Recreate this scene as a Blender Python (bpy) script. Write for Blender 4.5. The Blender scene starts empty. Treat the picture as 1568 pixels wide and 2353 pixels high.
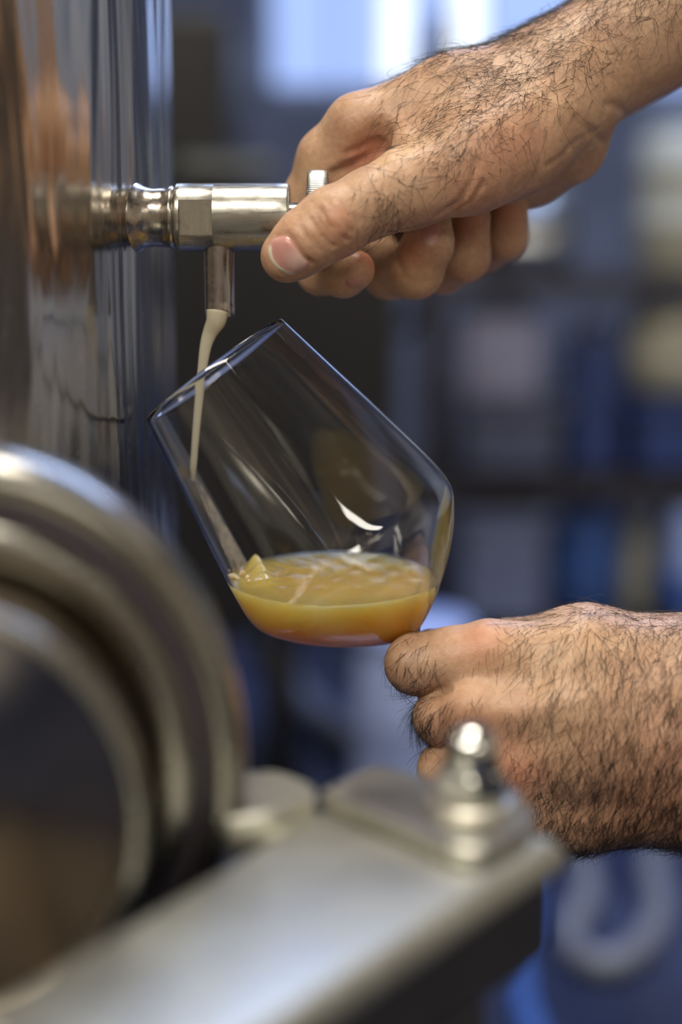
import bpy, bmesh, math, random
import numpy as np
from mathutils import Vector, Matrix, Quaternion

random.seed(7); rng = np.random.default_rng(7)
C = bpy.context.scene.collection
sc = bpy.context.scene

# ------------------------------------------------------------------ camera
F = 50.0 / 24.0 * 1568.0          # focal length in pixels of the 1568x2353 frame
D0 = 0.55                         # focus distance (m): tap, glass and both hands
U = D0 / F                        # size of one pixel at the focus distance
PITCH = math.radians(11.0)
CAM = Vector((0, 0, 1.0))
cam_d = bpy.data.cameras.new('camera'); cam = bpy.data.objects.new('camera', cam_d); C.objects.link(cam)
cam.location = CAM; cam.rotation_euler = (math.pi / 2 - PITCH, 0, 0)
cam_d.sensor_fit = 'HORIZONTAL'; cam_d.sensor_width = 24.0; cam_d.lens = 50.0
cam_d.clip_start = 0.02; cam_d.clip_end = 50
cam_d.dof.use_dof = True; cam_d.dof.focus_distance = D0 - 0.016; cam_d.dof.aperture_fstop = 2.5
sc.camera = cam
RIGHT = Vector((1, 0, 0)); FWD = Vector((0, math.cos(PITCH), -math.sin(PITCH))); UP = Vector((0, math.sin(PITCH), math.cos(PITCH)))

# ------------------------------------------------------------------ world, lights, exposure
w = bpy.data.worlds.new('world'); sc.world = w; w.use_nodes = True
w.node_tree.nodes['Background'].inputs[0].default_value = (0.35, 0.42, 0.6, 1)
w.node_tree.nodes['Background'].inputs[1].default_value = 0.05
sc.view_settings.view_transform = 'Standard'; sc.view_settings.look = 'None'
sc.view_settings.gamma = 1.0; sc.view_settings.exposure = 0.42; sc.view_settings.use_curve_mapping = False
sc.cycles.use_denoising = True
sc.cycles.use_adaptive_sampling = True; sc.cycles.adaptive_threshold = 0.05
sc.cycles.max_bounces = 11; sc.cycles.transmission_bounces = 10; sc.cycles.transparent_max_bounces = 16
sc.cycles.glossy_bounces = 5; sc.cycles.diffuse_bounces = 3
sc.cycles.sample_clamp_indirect = 25.0

def area(name, loc, rot, sx, sy, power, col):
    l = bpy.data.lights.new(name, 'AREA'); l.shape = 'RECTANGLE'; l.size = sx; l.size_y = sy
    l.energy = power; l.color = col
    o = bpy.data.objects.new(name, l); C.objects.link(o); o.location = loc; o.rotation_euler = rot
    return o
# ceiling fixtures: (x, y, z, length, width, power); last one added for the arm's edge highlight
FIXTURES = [(-0.70, -1.00, 2.40, 1.40, 0.45, 40.0), (-0.45, 0.60, 2.40, 1.40, 0.45, 44.0), (1.1, -2.0, 2.40, 1.40, 0.45, 20.0), (1.75, 1.0, 2.40, 1.20, 0.45, 12.0)]
for fx in FIXTURES:
    area('fixture_light', (fx[0], fx[1], fx[2]), (0, 0, 0), fx[3], fx[4], fx[5], (1.0, 0.94, 0.84))
# blue fill light added overhead to brighten the far half of the room
BLUEFILL = (0.75, 2.75, 2.885, 1.5, 0.9)
area('added_blue_fill', BLUEFILL[:3], (0, 0, 0), BLUEFILL[3], BLUEFILL[4], 50.0, (0.44, 0.58, 1.0))

# ------------------------------------------------------------------ helpers
def W(sx, sy, z=0.0):
    """Point of the place seen at pixel (sx, sy), z pixel-units behind the focus distance."""
    k = 1.0 + z / F
    return CAM + U * (RIGHT * ((sx - 784.0) * k) + UP * (-(sy - 1176.5) * k) + FWD * (F + z))
def onz(sx, sy, h):
    """Point at height h seen at pixel (sx, sy)."""
    d = RIGHT * (sx - 784.0) - UP * (sy - 1176.5) + FWD * F
    t = (h - CAM.z) / d.z
    return CAM + d * t
def ony(sx, sy, Y):
    d = RIGHT * (sx - 784.0) - UP * (sy - 1176.5) + FWD * F
    return CAM + d * (Y / d.y)

def empty(name, loc=(0, 0, 0)):
    o = bpy.data.objects.new(name, None); o.empty_display_size = 0.03; C.objects.link(o); o.location = loc
    return o
def tag(o, label=None, cat=None, group=None, kind=None):
    if label: o['label'] = label
    if cat: o['category'] = cat
    if group: o['group'] = group
    if kind: o['kind'] = kind
    return o
def root_loc(p):
    v = Vector((0, 0, 0))
    while p is not None:
        v += p.location; p = p.parent
    return v
def obj(name, verts, faces, mat, parent=None, smooth=True, origin=None):
    """World-space vertices -> one mesh object (parented things keep local coordinates)."""
    o0 = Vector(origin) if origin is not None else (root_loc(parent) if parent else Vector((0, 0, 0)))
    a = np.asarray([tuple(v) for v in verts], dtype=np.float64).reshape(-1, 3) - np.array(o0)
    me = bpy.data.meshes.new(name); me.from_pydata(a.tolist(), [], [tuple(int(i) for i in f) for f in faces])
    me.materials.append(mat)
    if smooth:
        me.polygons.foreach_set('use_smooth', [True] * len(me.polygons))
    me.update()
    o = bpy.data.objects.new(name, me); C.objects.link(o)
    if parent:
        o.parent = parent; o.location = o0 - root_loc(parent)
    else:
        o.location = o0
    return o
def sharp(o, deg=35):
    me = o.data
    bm = bmesh.new(); bm.from_mesh(me)
    for e in bm.edges:
        if len(e.link_faces) == 2 and e.calc_face_angle(0) > math.radians(deg):
            e.smooth = False
    bm.to_mesh(me); bm.free(); return o
def bevel(o, width, seg=2, ang=30):
    m = o.modifiers.new('bevel', 'BEVEL'); m.width = width; m.segments = seg; m.limit_method = 'ANGLE'; m.angle_limit = math.radians(ang)
    return o
def frame_of(axis):
    a = Vector(axis).normalized()
    h = Vector((0, 0, 1)) if abs(a.z) < 0.9 else Vector((1, 0, 0))
    u = h.cross(a).normalized(); v = a.cross(u).normalized()
    return a, u, v
def lathe(profile, origin, axis, n=64, closed=False, su=1.0, sv=1.0, ref=None, cap0=False, cap1=False, rfun=None):
    """profile [(t, r)] along axis from origin; closed joins last ring to first."""
    a, u, v = frame_of(axis)
    if ref is not None:
        u = (Vector(ref) - a * Vector(ref).dot(a)).normalized(); v = a.cross(u).normalized()
    o = Vector(origin); V = []; Fc = []
    for i, (t, r) in enumerate(profile):
        for j in range(n):
            th = 2 * math.pi * j / n
            rr = r if rfun is None else rfun(i, t, r, th)
            V.append(o + a * t + u * (rr * su * math.cos(th)) + v * (rr * sv * math.sin(th)))
    m = len(profile)
    for i in range(m if closed else m - 1):
        i2 = (i + 1) % m
        for j in range(n):
            j2 = (j + 1) % n
            Fc.append((i * n + j, i * n + j2, i2 * n + j2, i2 * n + j))
    if cap0: Fc.append(tuple(range(n - 1, -1, -1)))
    if cap1: Fc.append(tuple((m - 1) * n + j for j in range(n)))
    return V, Fc
def box(c, s, rz=0.0):
    c = Vector(c); V = []; ca, sa = math.cos(rz), math.sin(rz)
    for dx in (-.5, .5):
        for dy in (-.5, .5):
            for dz in (-.5, .5):
                x, y, z = dx * s[0], dy * s[1], dz * s[2]
                V.append(c + Vector((ca * x - sa * y, sa * x + ca * y, z)))
    return V, [(0, 1, 3, 2), (4, 6, 7, 5), (0, 4, 5, 1), (2, 3, 7, 6), (0, 2, 6, 4), (1, 5, 7, 3)]
def prism(poly, z0, z1):
    """vertical prism over a world xy polygon."""
    n = len(poly)
    V = [Vector((p[0], p[1], z0)) for p in poly] + [Vector((p[0], p[1], z1)) for p in poly]
    Fc = [tuple(range(n - 1, -1, -1)), tuple(range(n, 2 * n))]
    Fc += [(i, (i + 1) % n, n + (i + 1) % n, n + i) for i in range(n)]
    return V, Fc
def fix(o):
    bm = bmesh.new(); bm.from_mesh(o.data); bmesh.ops.recalc_face_normals(bm, faces=bm.faces); bm.to_mesh(o.data); bm.free(); return o
def tube(pts, rads, n=12, caps=True, flat=None):
    V = []; Fc = []; pts = [Vector(p) for p in pts]
    up = None
    for i, p in enumerate(pts):
        t = (pts[min(i + 1, len(pts) - 1)] - pts[max(i - 1, 0)]).normalized()
        if up is None:
            up = Vector((0, 1, 0)) if abs(t.y) < .9 else Vector((1, 0, 0))
        s = t.cross(up).normalized(); up = s.cross(t).normalized()
        r = rads[i] if hasattr(rads, '__len__') else rads
        ry = r * (flat[i] if flat is not None else 1.0)
        for j in range(n):
            th = 2 * math.pi * j / n
            V.append(p + s * (r * math.cos(th)) + up * (ry * math.sin(th)))
    for i in range(len(pts) - 1):
        for j in range(n):
            j2 = (j + 1) % n
            Fc.append((i * n + j, i * n + j2, (i + 1) * n + j2, (i + 1) * n + j))
    if caps:
        Fc.append(tuple(range(n - 1, -1, -1))); Fc.append(tuple((len(pts) - 1) * n + j for j in range(n)))
    return V, Fc
def spline(P, n=8):
    P = [Vector(p) for p in P]; out = []
    for i in range(len(P) - 1):
        p0 = P[max(i - 1, 0)]; p1 = P[i]; p2 = P[i + 1]; p3 = P[min(i + 2, len(P) - 1)]
        for k in range(n):
            t = k / n
            out.append(0.5 * ((2 * p1) + (p2 - p0) * t + (2 * p0 - 5 * p1 + 4 * p2 - p3) * t * t + (3 * p1 - p0 - 3 * p2 + p3) * t ** 3))
    out.append(P[-1]); return out
def bez(xs, ys, n):
    """smooth 1-D resample (Catmull-Rom) of ys over xs."""
    pts = spline([Vector((x, y, 0)) for x, y in zip(xs, ys)], n)
    return [(p.x, p.y) for p in pts]

# ------------------------------------------------------------------ materials
MATS = {}
def nmat(name):
    m = bpy.data.materials.new(name); m.use_nodes = True; nt = m.node_tree
    b = nt.nodes['Principled BSDF']; MATS[name] = m
    return m, nt, b
def node(nt, kind, **kw):
    n = nt.nodes.new(kind)
    for k, v in kw.items():
        if k in n.inputs: n.inputs[k].default_value = v
        else: setattr(n, k, v)
    return n
def coords(nt, scale=(1, 1, 1)):
    tc = nt.nodes.new('ShaderNodeTexCoord'); mp = nt.nodes.new('ShaderNodeMapping')
    mp.inputs['Scale'].default_value = scale; nt.links.new(tc.outputs['Object'], mp.inputs['Vector']); return mp.outputs[0]
def ramp(nt, fac, stops):
    r = nt.nodes.new('ShaderNodeValToRGB'); el = r.color_ramp.elements
    while len(el) < len(stops): el.new(0.5)
    for e, (p, c) in zip(el, stops):
        e.position = p; e.color = (*c, 1) if len(c) == 3 else c
    nt.links.new(fac, r.inputs[0]); return r.outputs[0]
def mixc(nt, fac, a, b, mode='MIX'):
    m = nt.nodes.new('ShaderNodeMix'); m.data_type = 'RGBA'; m.blend_type = mode
    for s, v in ((0, fac), (6, a), (7, b)):
        if hasattr(v, 'is_output') or isinstance(v, bpy.types.NodeSocket): nt.links.new(v, m.inputs[s])
        else: m.inputs[s].default_value = v if not isinstance(v, tuple) or len(v) == 4 else (*v, 1)
    return m.outputs[2]
def mathn(nt, op, a, b=0.0):
    m = nt.nodes.new('ShaderNodeMath'); m.operation = op
    for i, v in enumerate((a, b)):
        if isinstance(v, bpy.types.NodeSocket): nt.links.new(v, m.inputs[i])
        else: m.inputs[i].default_value = v
    return m.outputs[0]
def bump(nt, h, bsdf, strength=0.2, dist=0.001, prev=None):
    bn = nt.nodes.new('ShaderNodeBump'); bn.inputs['Strength'].default_value = strength; bn.inputs['Distance'].default_value = dist
    nt.links.new(h, bn.inputs['Height'])
    if prev is not None: nt.links.new(prev, bn.inputs['Normal'])
    nt.links.new(bn.outputs[0], bsdf.inputs['Normal']); return bn.outputs[0]

def metal(name, col, rough=(0.15, 0.35), stretch=(60, 60, 60), grime=None, gscale=60.0, gamount=0.5, bmp=0.05, bdist=0.0004):
    m, nt, b = nmat(name)
    b.inputs['Metallic'].default_value = 1.0
    v = coords(nt, stretch)
    nz = node(nt, 'ShaderNodeTexNoise', Scale=1.0, Detail=6.0, Roughness=0.6); nt.links.new(v, nz.inputs['Vector'])
    rr = nt.nodes.new('ShaderNodeMapRange'); rr.inputs['From Min'].default_value = 0.3; rr.inputs['From Max'].default_value = 0.7
    rr.inputs['To Min'].default_value = rough[0]; rr.inputs['To Max'].default_value = rough[1]
    nt.links.new(nz.outputs[0], rr.inputs[0]); nt.links.new(rr.outputs[0], b.inputs['Roughness'])
    base = (*col, 1)
    if grime:
        g = node(nt, 'ShaderNodeTexNoise', Scale=gscale, Detail=8.0, Roughness=0.7); nt.links.new(coords(nt), g.inputs['Vector'])
        f = ramp(nt, g.outputs[0], [(0.5, (0, 0, 0)), (0.72, (gamount,) * 3)])
        c = mixc(nt, f, base, (*grime, 1)); nt.links.new(c, b.inputs['Base Color'])
        mt = mathn(nt, 'SUBTRACT', 1.0, mathn(nt, 'MULTIPLY', f, 0.8)); nt.links.new(mt, b.inputs['Metallic'])
    else:
        b.inputs['Base Color'].default_value = base
    bump(nt, nz.outputs[0], b, bmp, bdist)
    return m
def plain(name, col, rough=0.5, noise=0.12, nscale=20.0, spec=0.5, bmp=0.1, bdist=0.002, coat=0.0, metallic=0.0):
    m, nt, b = nmat(name)
    nz = node(nt, 'ShaderNodeTexNoise', Scale=nscale, Detail=5.0); nt.links.new(coords(nt), nz.inputs['Vector'])
    lo = tuple(c * (1 - noise) for c in col); hi = tuple(min(1, c * (1 + noise)) for c in col)
    nt.links.new(ramp(nt, nz.outputs[0], [(0.3, lo), (0.7, hi)]), b.inputs['Base Color'])
    b.inputs['Roughness'].default_value = rough; b.inputs['Specular IOR Level'].default_value = spec
    b.inputs['Coat Weight'].default_value = coat; b.inputs['Metallic'].default_value = metallic
    if bmp: bump(nt, nz.outputs[0], b, bmp, bdist)
    return m

# tank shell: polished steel with long vertical waviness, scuffs and a smeared film
def tank_mat():
    m, nt, b = nmat('tank_steel'); b.inputs['Metallic'].default_value = 1.0
    v1 = coords(nt, (20, 20, 3.0)); n1 = node(nt, 'ShaderNodeTexNoise', Scale=1.6, Detail=2.0, Roughness=0.45, Distortion=0.6); nt.links.new(v1, n1.inputs['Vector'])
    v2 = coords(nt, (700, 700, 110)); n2 = node(nt, 'ShaderNodeTexNoise', Scale=1.0, Detail=5.0, Roughness=0.7); nt.links.new(v2, n2.inputs['Vector'])
    v3 = coords(nt, (1, 1, 0.35)); n3 = node(nt, 'ShaderNodeTexNoise', Scale=24.0, Detail=5.0, Roughness=0.65); nt.links.new(v3, n3.inputs['Vector'])
    f = ramp(nt, n3.outputs[0], [(0.35, (0, 0, 0)), (0.75, (1, 1, 1))])
    col = mixc(nt, f, (0.52, 0.49, 0.45, 1), (0.42, 0.38, 0.325, 1))
    sp = ramp(nt, n2.outputs[0], [(0.62, (0, 0, 0)), (0.75, (1, 1, 1))])
    col = mixc(nt, mathn(nt, 'MULTIPLY', sp, 0.5), col, (0.62, 0.62, 0.58, 1))
    nt.links.new(col, b.inputs['Base Color'])
    rr = mathn(nt, 'ADD', mathn(nt, 'MULTIPLY', f, 0.10), mathn(nt, 'MULTIPLY', sp, 0.25))
    nt.links.new(mathn(nt, 'ADD', rr, 0.13), b.inputs['Roughness'])
    p = bump(nt, n1.outputs[0], b, 0.45, 0.009)
    bump(nt, n2.outputs[0], b, 0.06, 0.0004, p)
    return m
TANK = tank_mat()
TAP = metal('tap_steel', (0.46, 0.44, 0.385), (0.24, 0.40), (120, 900, 900), grime=(0.10, 0.065, 0.035), gscale=150, gamount=0.5)
TAPN = metal('tap_neck_steel', (0.44, 0.40, 0.34), (0.16, 0.36), (300, 300, 300), grime=(0.14, 0.085, 0.045), gscale=130, gamount=0.95)
FLAT = metal('milled_flat_steel', (0.40, 0.36, 0.29), (0.38, 0.5), (2500, 200, 60), grime=(0.10, 0.07, 0.04), gscale=300, gamount=0.5)
KNURL = metal('knurled_steel', (0.55, 0.55, 0.53), (0.3, 0.4))
SPOUT = metal('spout_steel', (0.44, 0.40, 0.385), (0.14, 0.28), (500, 500, 90), grime=(0.12, 0.08, 0.07), gscale=190, gamount=0.3)
MAN = metal('manway_steel', (0.29, 0.275, 0.24), (0.22, 0.34), (40, 40, 40), bmp=0.03)
LID = metal('lid_steel', (0.30, 0.26, 0.21), (0.12, 0.24), (20, 20, 20), bmp=0.15, bdist=0.003)
GASK = plain('gasket_rubber', (0.055, 0.045, 0.055), 0.45)
BAR = metal('arm_steel', (0.50, 0.505, 0.455), (0.42, 0.54), (60, 60, 60), bmp=0.03)
NUT = metal('nut_chrome', (0.66, 0.66, 0.62), (0.10, 0.18))
PLATE = metal('plate_steel', (0.60, 0.58, 0.50), (0.28, 0.40), (60, 60, 60), bmp=0.03)

# ------------------------------------------------------------------ the room
def concrete_floor():
    m, nt, b = nmat('wet_floor')
    n = node(nt, 'ShaderNodeTexNoise', Scale=2.2, Detail=4.0); nt.links.new(coords(nt), n.inputs['Vector'])
    nt.links.new(ramp(nt, n.outputs[0], [(0.35, (0.022, 0.030, 0.065)), (0.65, (0.055, 0.068, 0.125))]), b.inputs['Base Color'])
    nt.links.new(ramp(nt, n.outputs[0], [(0.4, (0.12,) * 3), (0.65, (0.45,) * 3)]), b.inputs['Roughness'])
    n2 = node(nt, 'ShaderNodeTexNoise', Scale=9.0, Detail=4.0); nt.links.new(coords(nt), n2.inputs['Vector'])
    bump(nt, n2.outputs[0], b, 0.2, 0.01); return m
FLOOR = concrete_floor()
WALLB = plain('back_wall_plaster', (0.16, 0.17, 0.20), 0.8, 0.2, 4)
WALLW = plain('warm_wall_plaster', (0.31, 0.265, 0.215), 0.8, 0.35, 2.2)
WALLC = plain('cream_wall_plaster', (0.58, 0.53, 0.43), 0.8, 0.15, 2.2)
DARKBAND = plain('added_dark_band', (0.05, 0.05, 0.055), 0.5, 0.2, 3)
CEIL = plain('ceiling_plaster', (0.42, 0.40, 0.36), 0.9, 0.1, 3)
X0, X1, Y0, Y1, ZC = -2.6, 2.4, -3.0, 5.0, 2.9
def struct(name, V, Fc, mat, parent=None):
    o = obj(name, V, Fc, mat, parent, smooth=False)
    if parent is None: o['kind'] = 'structure'
    return o
def slab(name, c, s, mat): return struct(name, *box(c, s), mat)
slab('floor', ((X0 + X1) / 2, (Y0 + Y1) / 2, -0.05), (X1 - X0 + .4, Y1 - Y0 + .4, 0.1), FLOOR)
slab('ceiling', ((X0 + X1) / 2, (Y0 + Y1) / 2, ZC + .05), (X1 - X0 + .4, Y1 - Y0 + .4, 0.1), CEIL)
slab('wall_left', (X0 - .05, (Y0 + Y1) / 2, ZC / 2), (0.1, Y1 - Y0, ZC), WALLW)
slab('wall_right', (X1 + .05, (Y0 + Y1) / 2, ZC / 2), (0.1, Y1 - Y0, ZC), WALLC)
slab('added_trim_1', (X1 - .01, (Y0 + Y1) / 2, 0.225), (0.02, Y1 - Y0, 0.45), DARKBAND)  # added dark band, darkens what the clamp arm's side reflects
slab('wall_front', ((X0 + X1) / 2, Y0 - .05, ZC / 2), (X1 - X0, 0.1, ZC), WALLW)
# far wall with the high window opening
WX0, WX1, WZ0, WZ1 = -0.28, 1.28, 1.46, 1.90
V, Fc = [], []
for c, s in [(((X0 + WX0) / 2, Y1 + .1, ZC / 2), (WX0 - X0, 0.2, ZC)), (((WX1 + X1) / 2, Y1 + .1, ZC / 2), (X1 - WX1, 0.2, ZC)),
             (((WX0 + WX1) / 2, Y1 + .1, WZ0 / 2), (WX1 - WX0, 0.2, WZ0)), (((WX0 + WX1) / 2, Y1 + .1, (WZ1 + ZC) / 2), (WX1 - WX0, 0.2, ZC - WZ1))]:
    v, f = box(c, s); n = len(V); V += v; Fc += [tuple(i + n for i in q) for q in f]
struct('wall_back', V, Fc, WALLB)

def emit(name, col, s):
    m = bpy.data.materials.new(name); m.use_nodes = True; nt = m.node_tree; nt.nodes.clear()
    e = nt.nodes.new('ShaderNodeEmission'); o = nt.nodes.new('ShaderNodeOutputMaterial'); e.inputs[0].default_value = (*col, 1); e.inputs[1].default_value = s
    nt.links.new(e.outputs[0], o.inputs[0]); return m
PANE = emit('frosted_pane_daylight', (0.36, 0.50, 0.92), 0.95)
PANEW = emit('clear_pane_daylight', (0.80, 0.88, 1.0), 1.35)
FRAMEM = plain('window_frame_paint', (0.30, 0.34, 0.45), 0.5)
win = empty('window_1', ((WX0 + WX1) / 2, Y1 + .03, WZ0)); win['kind'] = 'structure'
fr = []
for c, s in [(((WX0 + WX1) / 2, Y1 + .05, WZ0 + .02), (WX1 - WX0, .08, .04)), (((WX0 + WX1) / 2, Y1 + .05, WZ1 - .02), (WX1 - WX0, .08, .04)),
             ((WX0 + .02, Y1 + .05, (WZ0 + WZ1) / 2), (.04, .08, WZ1 - WZ0)), ((WX1 - .02, Y1 + .05, (WZ0 + WZ1) / 2), (.04, .08, WZ1 - WZ0))]:
    obj('frame_rail', *box(c, s), FRAMEM, win, smooth=False)
edges = [WX0 + .04, -0.02, 0.135, 0.24, 0.37, 0.49, 0.80, WX1 - .04]
bright = [0, 0, 1, 0, 1, 0, 0]
for i in range(7):
    a, b_ = edges[i], edges[i + 1]
    obj('pane', *box(((a + b_) / 2, Y1 + .06, (WZ0 + WZ1) / 2), (b_ - a - .012, .008, WZ1 - WZ0 - .08)), PANEW if bright[i] else PANE, win, smooth=False)
    if i: obj('mullion', *box((a, Y1 + .05, (WZ0 + WZ1) / 2), (.014, .05, WZ1 - WZ0 - .08)), FRAMEM, win, smooth=False)

fill_frame = empty('added_fill_frame', (BLUEFILL[0], BLUEFILL[1], 2.9)); fill_frame['kind'] = 'structure'  # unseen frame added around the blue fill light
for c, q_ in [((BLUEFILL[0], BLUEFILL[1] - BLUEFILL[4] / 2 - .03, 2.88), (BLUEFILL[3] + .12, .06, .05)), ((BLUEFILL[0], BLUEFILL[1] + BLUEFILL[4] / 2 + .03, 2.88), (BLUEFILL[3] + .12, .06, .05)),
              ((BLUEFILL[0] - BLUEFILL[3] / 2 - .03, BLUEFILL[1], 2.88), (.06, BLUEFILL[4], .05)), ((BLUEFILL[0] + BLUEFILL[3] / 2 + .03, BLUEFILL[1], 2.88), (.06, BLUEFILL[4], .05))]:
    obj('frame_rail', *box(c, q_), FRAMEM, fill_frame, smooth=False)
# ceiling light fixtures (housing + tubes; the lamp light sits in the housing's mouth)
HOUS = plain('fixture_enamel', (0.7, 0.7, 0.68), 0.4)
for k, (x, y, z, L, Wd, P) in enumerate(FIXTURES):
    f = empty('ceiling_light', (x, y, z + .06))
    tag(f, ['long ceiling light fixture just behind the camera', 'long ceiling light fixture over the tall steel tank', 'long ceiling light fixture far behind the camera', 'added ceiling light fixture near the cream right wall, for the arm edge highlight'][k], 'light', 'ceiling light fixtures')
    obj('housing', *box((x, y, z + .05), (L + .06, Wd + .05, .07)), HOUS, f, smooth=False)
    for s in (-1, 1):
        obj('suspension_wire', *tube([(x + s * L * .4, y, z + .08), (x + s * L * .4, y, ZC)], .003, 6), HOUS, f)

# ------------------------------------------------------------------ things far behind (out of focus)
def merge(*parts):
    V, Fc = [], []
    for v, f in parts:
        n = len(V); V += list(v); Fc += [tuple(i + n for i in q) for q in f]
    return V, Fc
SHELF = plain('rack_steel', (0.035, 0.028, 0.025), 0.5)
LAV = plain('lavender_plastic', (0.33, 0.33, 0.46), 0.45)
NAVY = plain('navy_plastic', (0.035, 0.06, 0.18), 0.4)
BLUE = plain('blue_plastic', (0.06, 0.14, 0.42), 0.4)
SKYB = plain('pale_blue_plastic', (0.40, 0.50, 0.82), 0.35)
BEIGE = plain('beige_plastic', (0.50, 0.48, 0.36), 0.5)
GREY = plain('grey_enamel', (0.30, 0.33, 0.34), 0.45)
BLACK = plain('black_rubber', (0.012, 0.012, 0.013), 0.5)
STEELB = metal('far_steel', (0.45, 0.45, 0.43), (0.2, 0.35))
RY = 3.2
def rz_(sy): return ony(784, sy, RY).z
def rx_(sx): return (sx - 784) / F * ony(784, 900, RY).y / math.cos(PITCH) * 1.0
rack = empty('storage_rack', (rx_(1300), RY, 0)); tag(rack, 'dark steel storage rack holding plastic containers against the far wall', 'rack')
RX0, RX1 = rx_(990), rx_(1860)
for sy in (625, 1065):
    z = rz_(sy)
    obj('shelf', *box(((RX0 + RX1) / 2, RY, z - .022), (RX1 - RX0, .40, .044)), SHELF, rack, smooth=False)
obj('shelf', *box(((RX0 + RX1) / 2, RY, .10), (RX1 - RX0, .40, .04)), SHELF, rack, smooth=False)
for x in (RX0, RX1):
    for dy in (-.19, .19):
        obj('upright', *box((x, RY + dy, .72), (.035, .035, 1.44)), SHELF, rack, smooth=False)
a_ = (RX0, RY + .19)
obj('brace', *tube([(RX0 + .02, RY + .21, rz_(690)), (RX0 - .34, RY + .21, rz_(960))], .028, 8), SHELF, rack)
def canister(name, label, cat, sx0, sx1, sy0, sy1, mat, cap=None, y=RY - .02, depth=.2, group=None):
    k = (y / RY)
    x0, x1 = rx_(sx0) * k, rx_(sx1) * k; z0 = ony(784, sy1, y).z; z1 = ony(784, sy0, y).z
    t = empty(name, ((x0 + x1) / 2, y, z0)); tag(t, label, cat, group)
    h = z1 - z0; wd = x1 - x0
    poly = rounded2(wd, depth, min(wd, depth) * .18)
    body = [((x0 + x1) / 2 + px_, y + py_) for px_, py_ in poly]
    b = fix(obj('body', *prism(body, z0, z1 - h * .1), mat, t, smooth=False)); bevel(b, .008, 2)
    c = (x0 + x1) / 2
    obj('neck', *lathe([(0, wd * .16), (h * .1, wd * .16)], (c - wd * .2, y, z1 - h * .11), (0, 0, 1), 20, cap1=True), cap or mat, t)
    hp = [(c - wd * .02, y, z1 - h * .11), (c + wd * .05, y, z1 - h * .03), (c + wd * .3, y, z1 - h * .03), (c + wd * .38, y, z1 - h * .11)]
    obj('handle', *tube(spline(hp, 4), .009, 8), mat, t)
    return t
def rounded2(a, b, r, n=4):
    out = []
    for cx, cy, s0 in ((a / 2 - r, b / 2 - r, 0), (-a / 2 + r, b / 2 - r, 1), (-a / 2 + r, -b / 2 + r, 2), (a / 2 - r, -b / 2 + r, 3)):
        for k in range(n + 1):
            an = math.pi / 2 * (s0 + k / n); out.append((cx + r * math.cos(an), cy + r * math.sin(an)))
    return out
def crate(name, label, sx0, sx1, sy0, sy1, mat, y=RY - .02, depth=.28):
    k = y / RY; x0, x1 = rx_(sx0) * k, rx_(sx1) * k; z0 = ony(784, sy1, y).z; z1 = ony(784, sy0, y).z
    c = (x0 + x1) / 2; t = empty(name, (c, y, z0)); tag(t, label, 'crate')
    wd = x1 - x0; h = z1 - z0; th = .012
    obj('bottom', *box((c, y, z0 + th / 2), (wd, depth, th)), mat, t, smooth=False)
    for sgn in (-1, 1):
        obj('side', *box((c + sgn * (wd / 2 - th / 2), y, z0 + h / 2), (th, depth, h)), mat, t, smooth=False)
        obj('long_side', *box((c, y + sgn * (depth / 2 - th / 2), z0 + h / 2), (wd, th, h)), mat, t, smooth=False)
    obj('lip', *merge(box((c, y - depth / 2 - .006, z1 - .01), (wd + .02, .014, .02)), box((c, y + depth / 2 + .006, z1 - .01), (wd + .02, .014, .02)),
        box((c - wd / 2 - .004, y, z1 - .01), (.014, depth, .02)), box((c + wd / 2 + .004, y, z1 - .01), (.014, depth, .02))), mat, t, smooth=False)
    return t
def drum(name, label, cat, sx0, sx1, sy0, sy1, mat, lid, y=RY - .02, bulge=1.0):
    k = y / RY; x0, x1 = rx_(sx0) * k, rx_(sx1) * k; z0 = ony(784, sy1, y).z; z1 = ony(784, sy0, y).z
    c = (x0 + x1) / 2; r = (x1 - x0) / 2; h = z1 - z0; t = empty(name, (c, y, z0)); tag(t, label, cat)
    pr = [(0, r * .85), (h * .02, r * .93), (h * .3, r * bulge), (h * .32, r * bulge * 1.03), (h * .34, r * bulge), (h * .64, r * bulge), (h * .66, r * bulge * 1.03), (h * .68, r * bulge), (h * .88, r * .95), (h * .92, r * .85)]
    obj('body', *lathe(pr, (c, y, z0), (0, 0, 1), 40, cap0=True, cap1=True), mat, t)
    obj('lid', *lathe([(h * .9, r * .80), (h * .9, r * .9), (h * .97, r * .9), (h, r * .84)], (c, y, z0), (0, 0, 1), 40, cap1=True), lid, t)
    return t
# top board
drum('steel_pot', 'grey steel pot with lid on the top board of the rack', 'pot', 1085, 1300, 430, 625, STEELB, GREY)
drum('plastic_drum', 'tall beige drum on the top board of the rack, right end', 'drum', 1440, 1640, 270, 625, BEIGE, GREY)
# middle board
crate('plastic_crate', 'dull grey blue crate at the left end of the middle board', 1045, 1270, 905, 1063, plain('slate_plastic', (0.10, 0.11, 0.16), 0.5))
canister('jerrycan', 'lavender jerrycan standing on the grey blue crate', 'canister', 1050, 1225, 690, 904, LAV, GREY)
canister('jerrycan', 'navy jerrycan beside the grey blue crate on the middle board', 'canister', 1290, 1405, 740, 1063, NAVY, GREY)
crate('plastic_crate', 'deep navy crate under the beige tub on the middle board', 1420, 1660, 900, 1063, NAVY)
drum('plastic_tub', 'beige tub standing on the deep navy crate', 'tub', 1425, 1640, 690, 898, BEIGE, plain('cream_lid', (0.75, 0.72, 0.55), .5))
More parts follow.
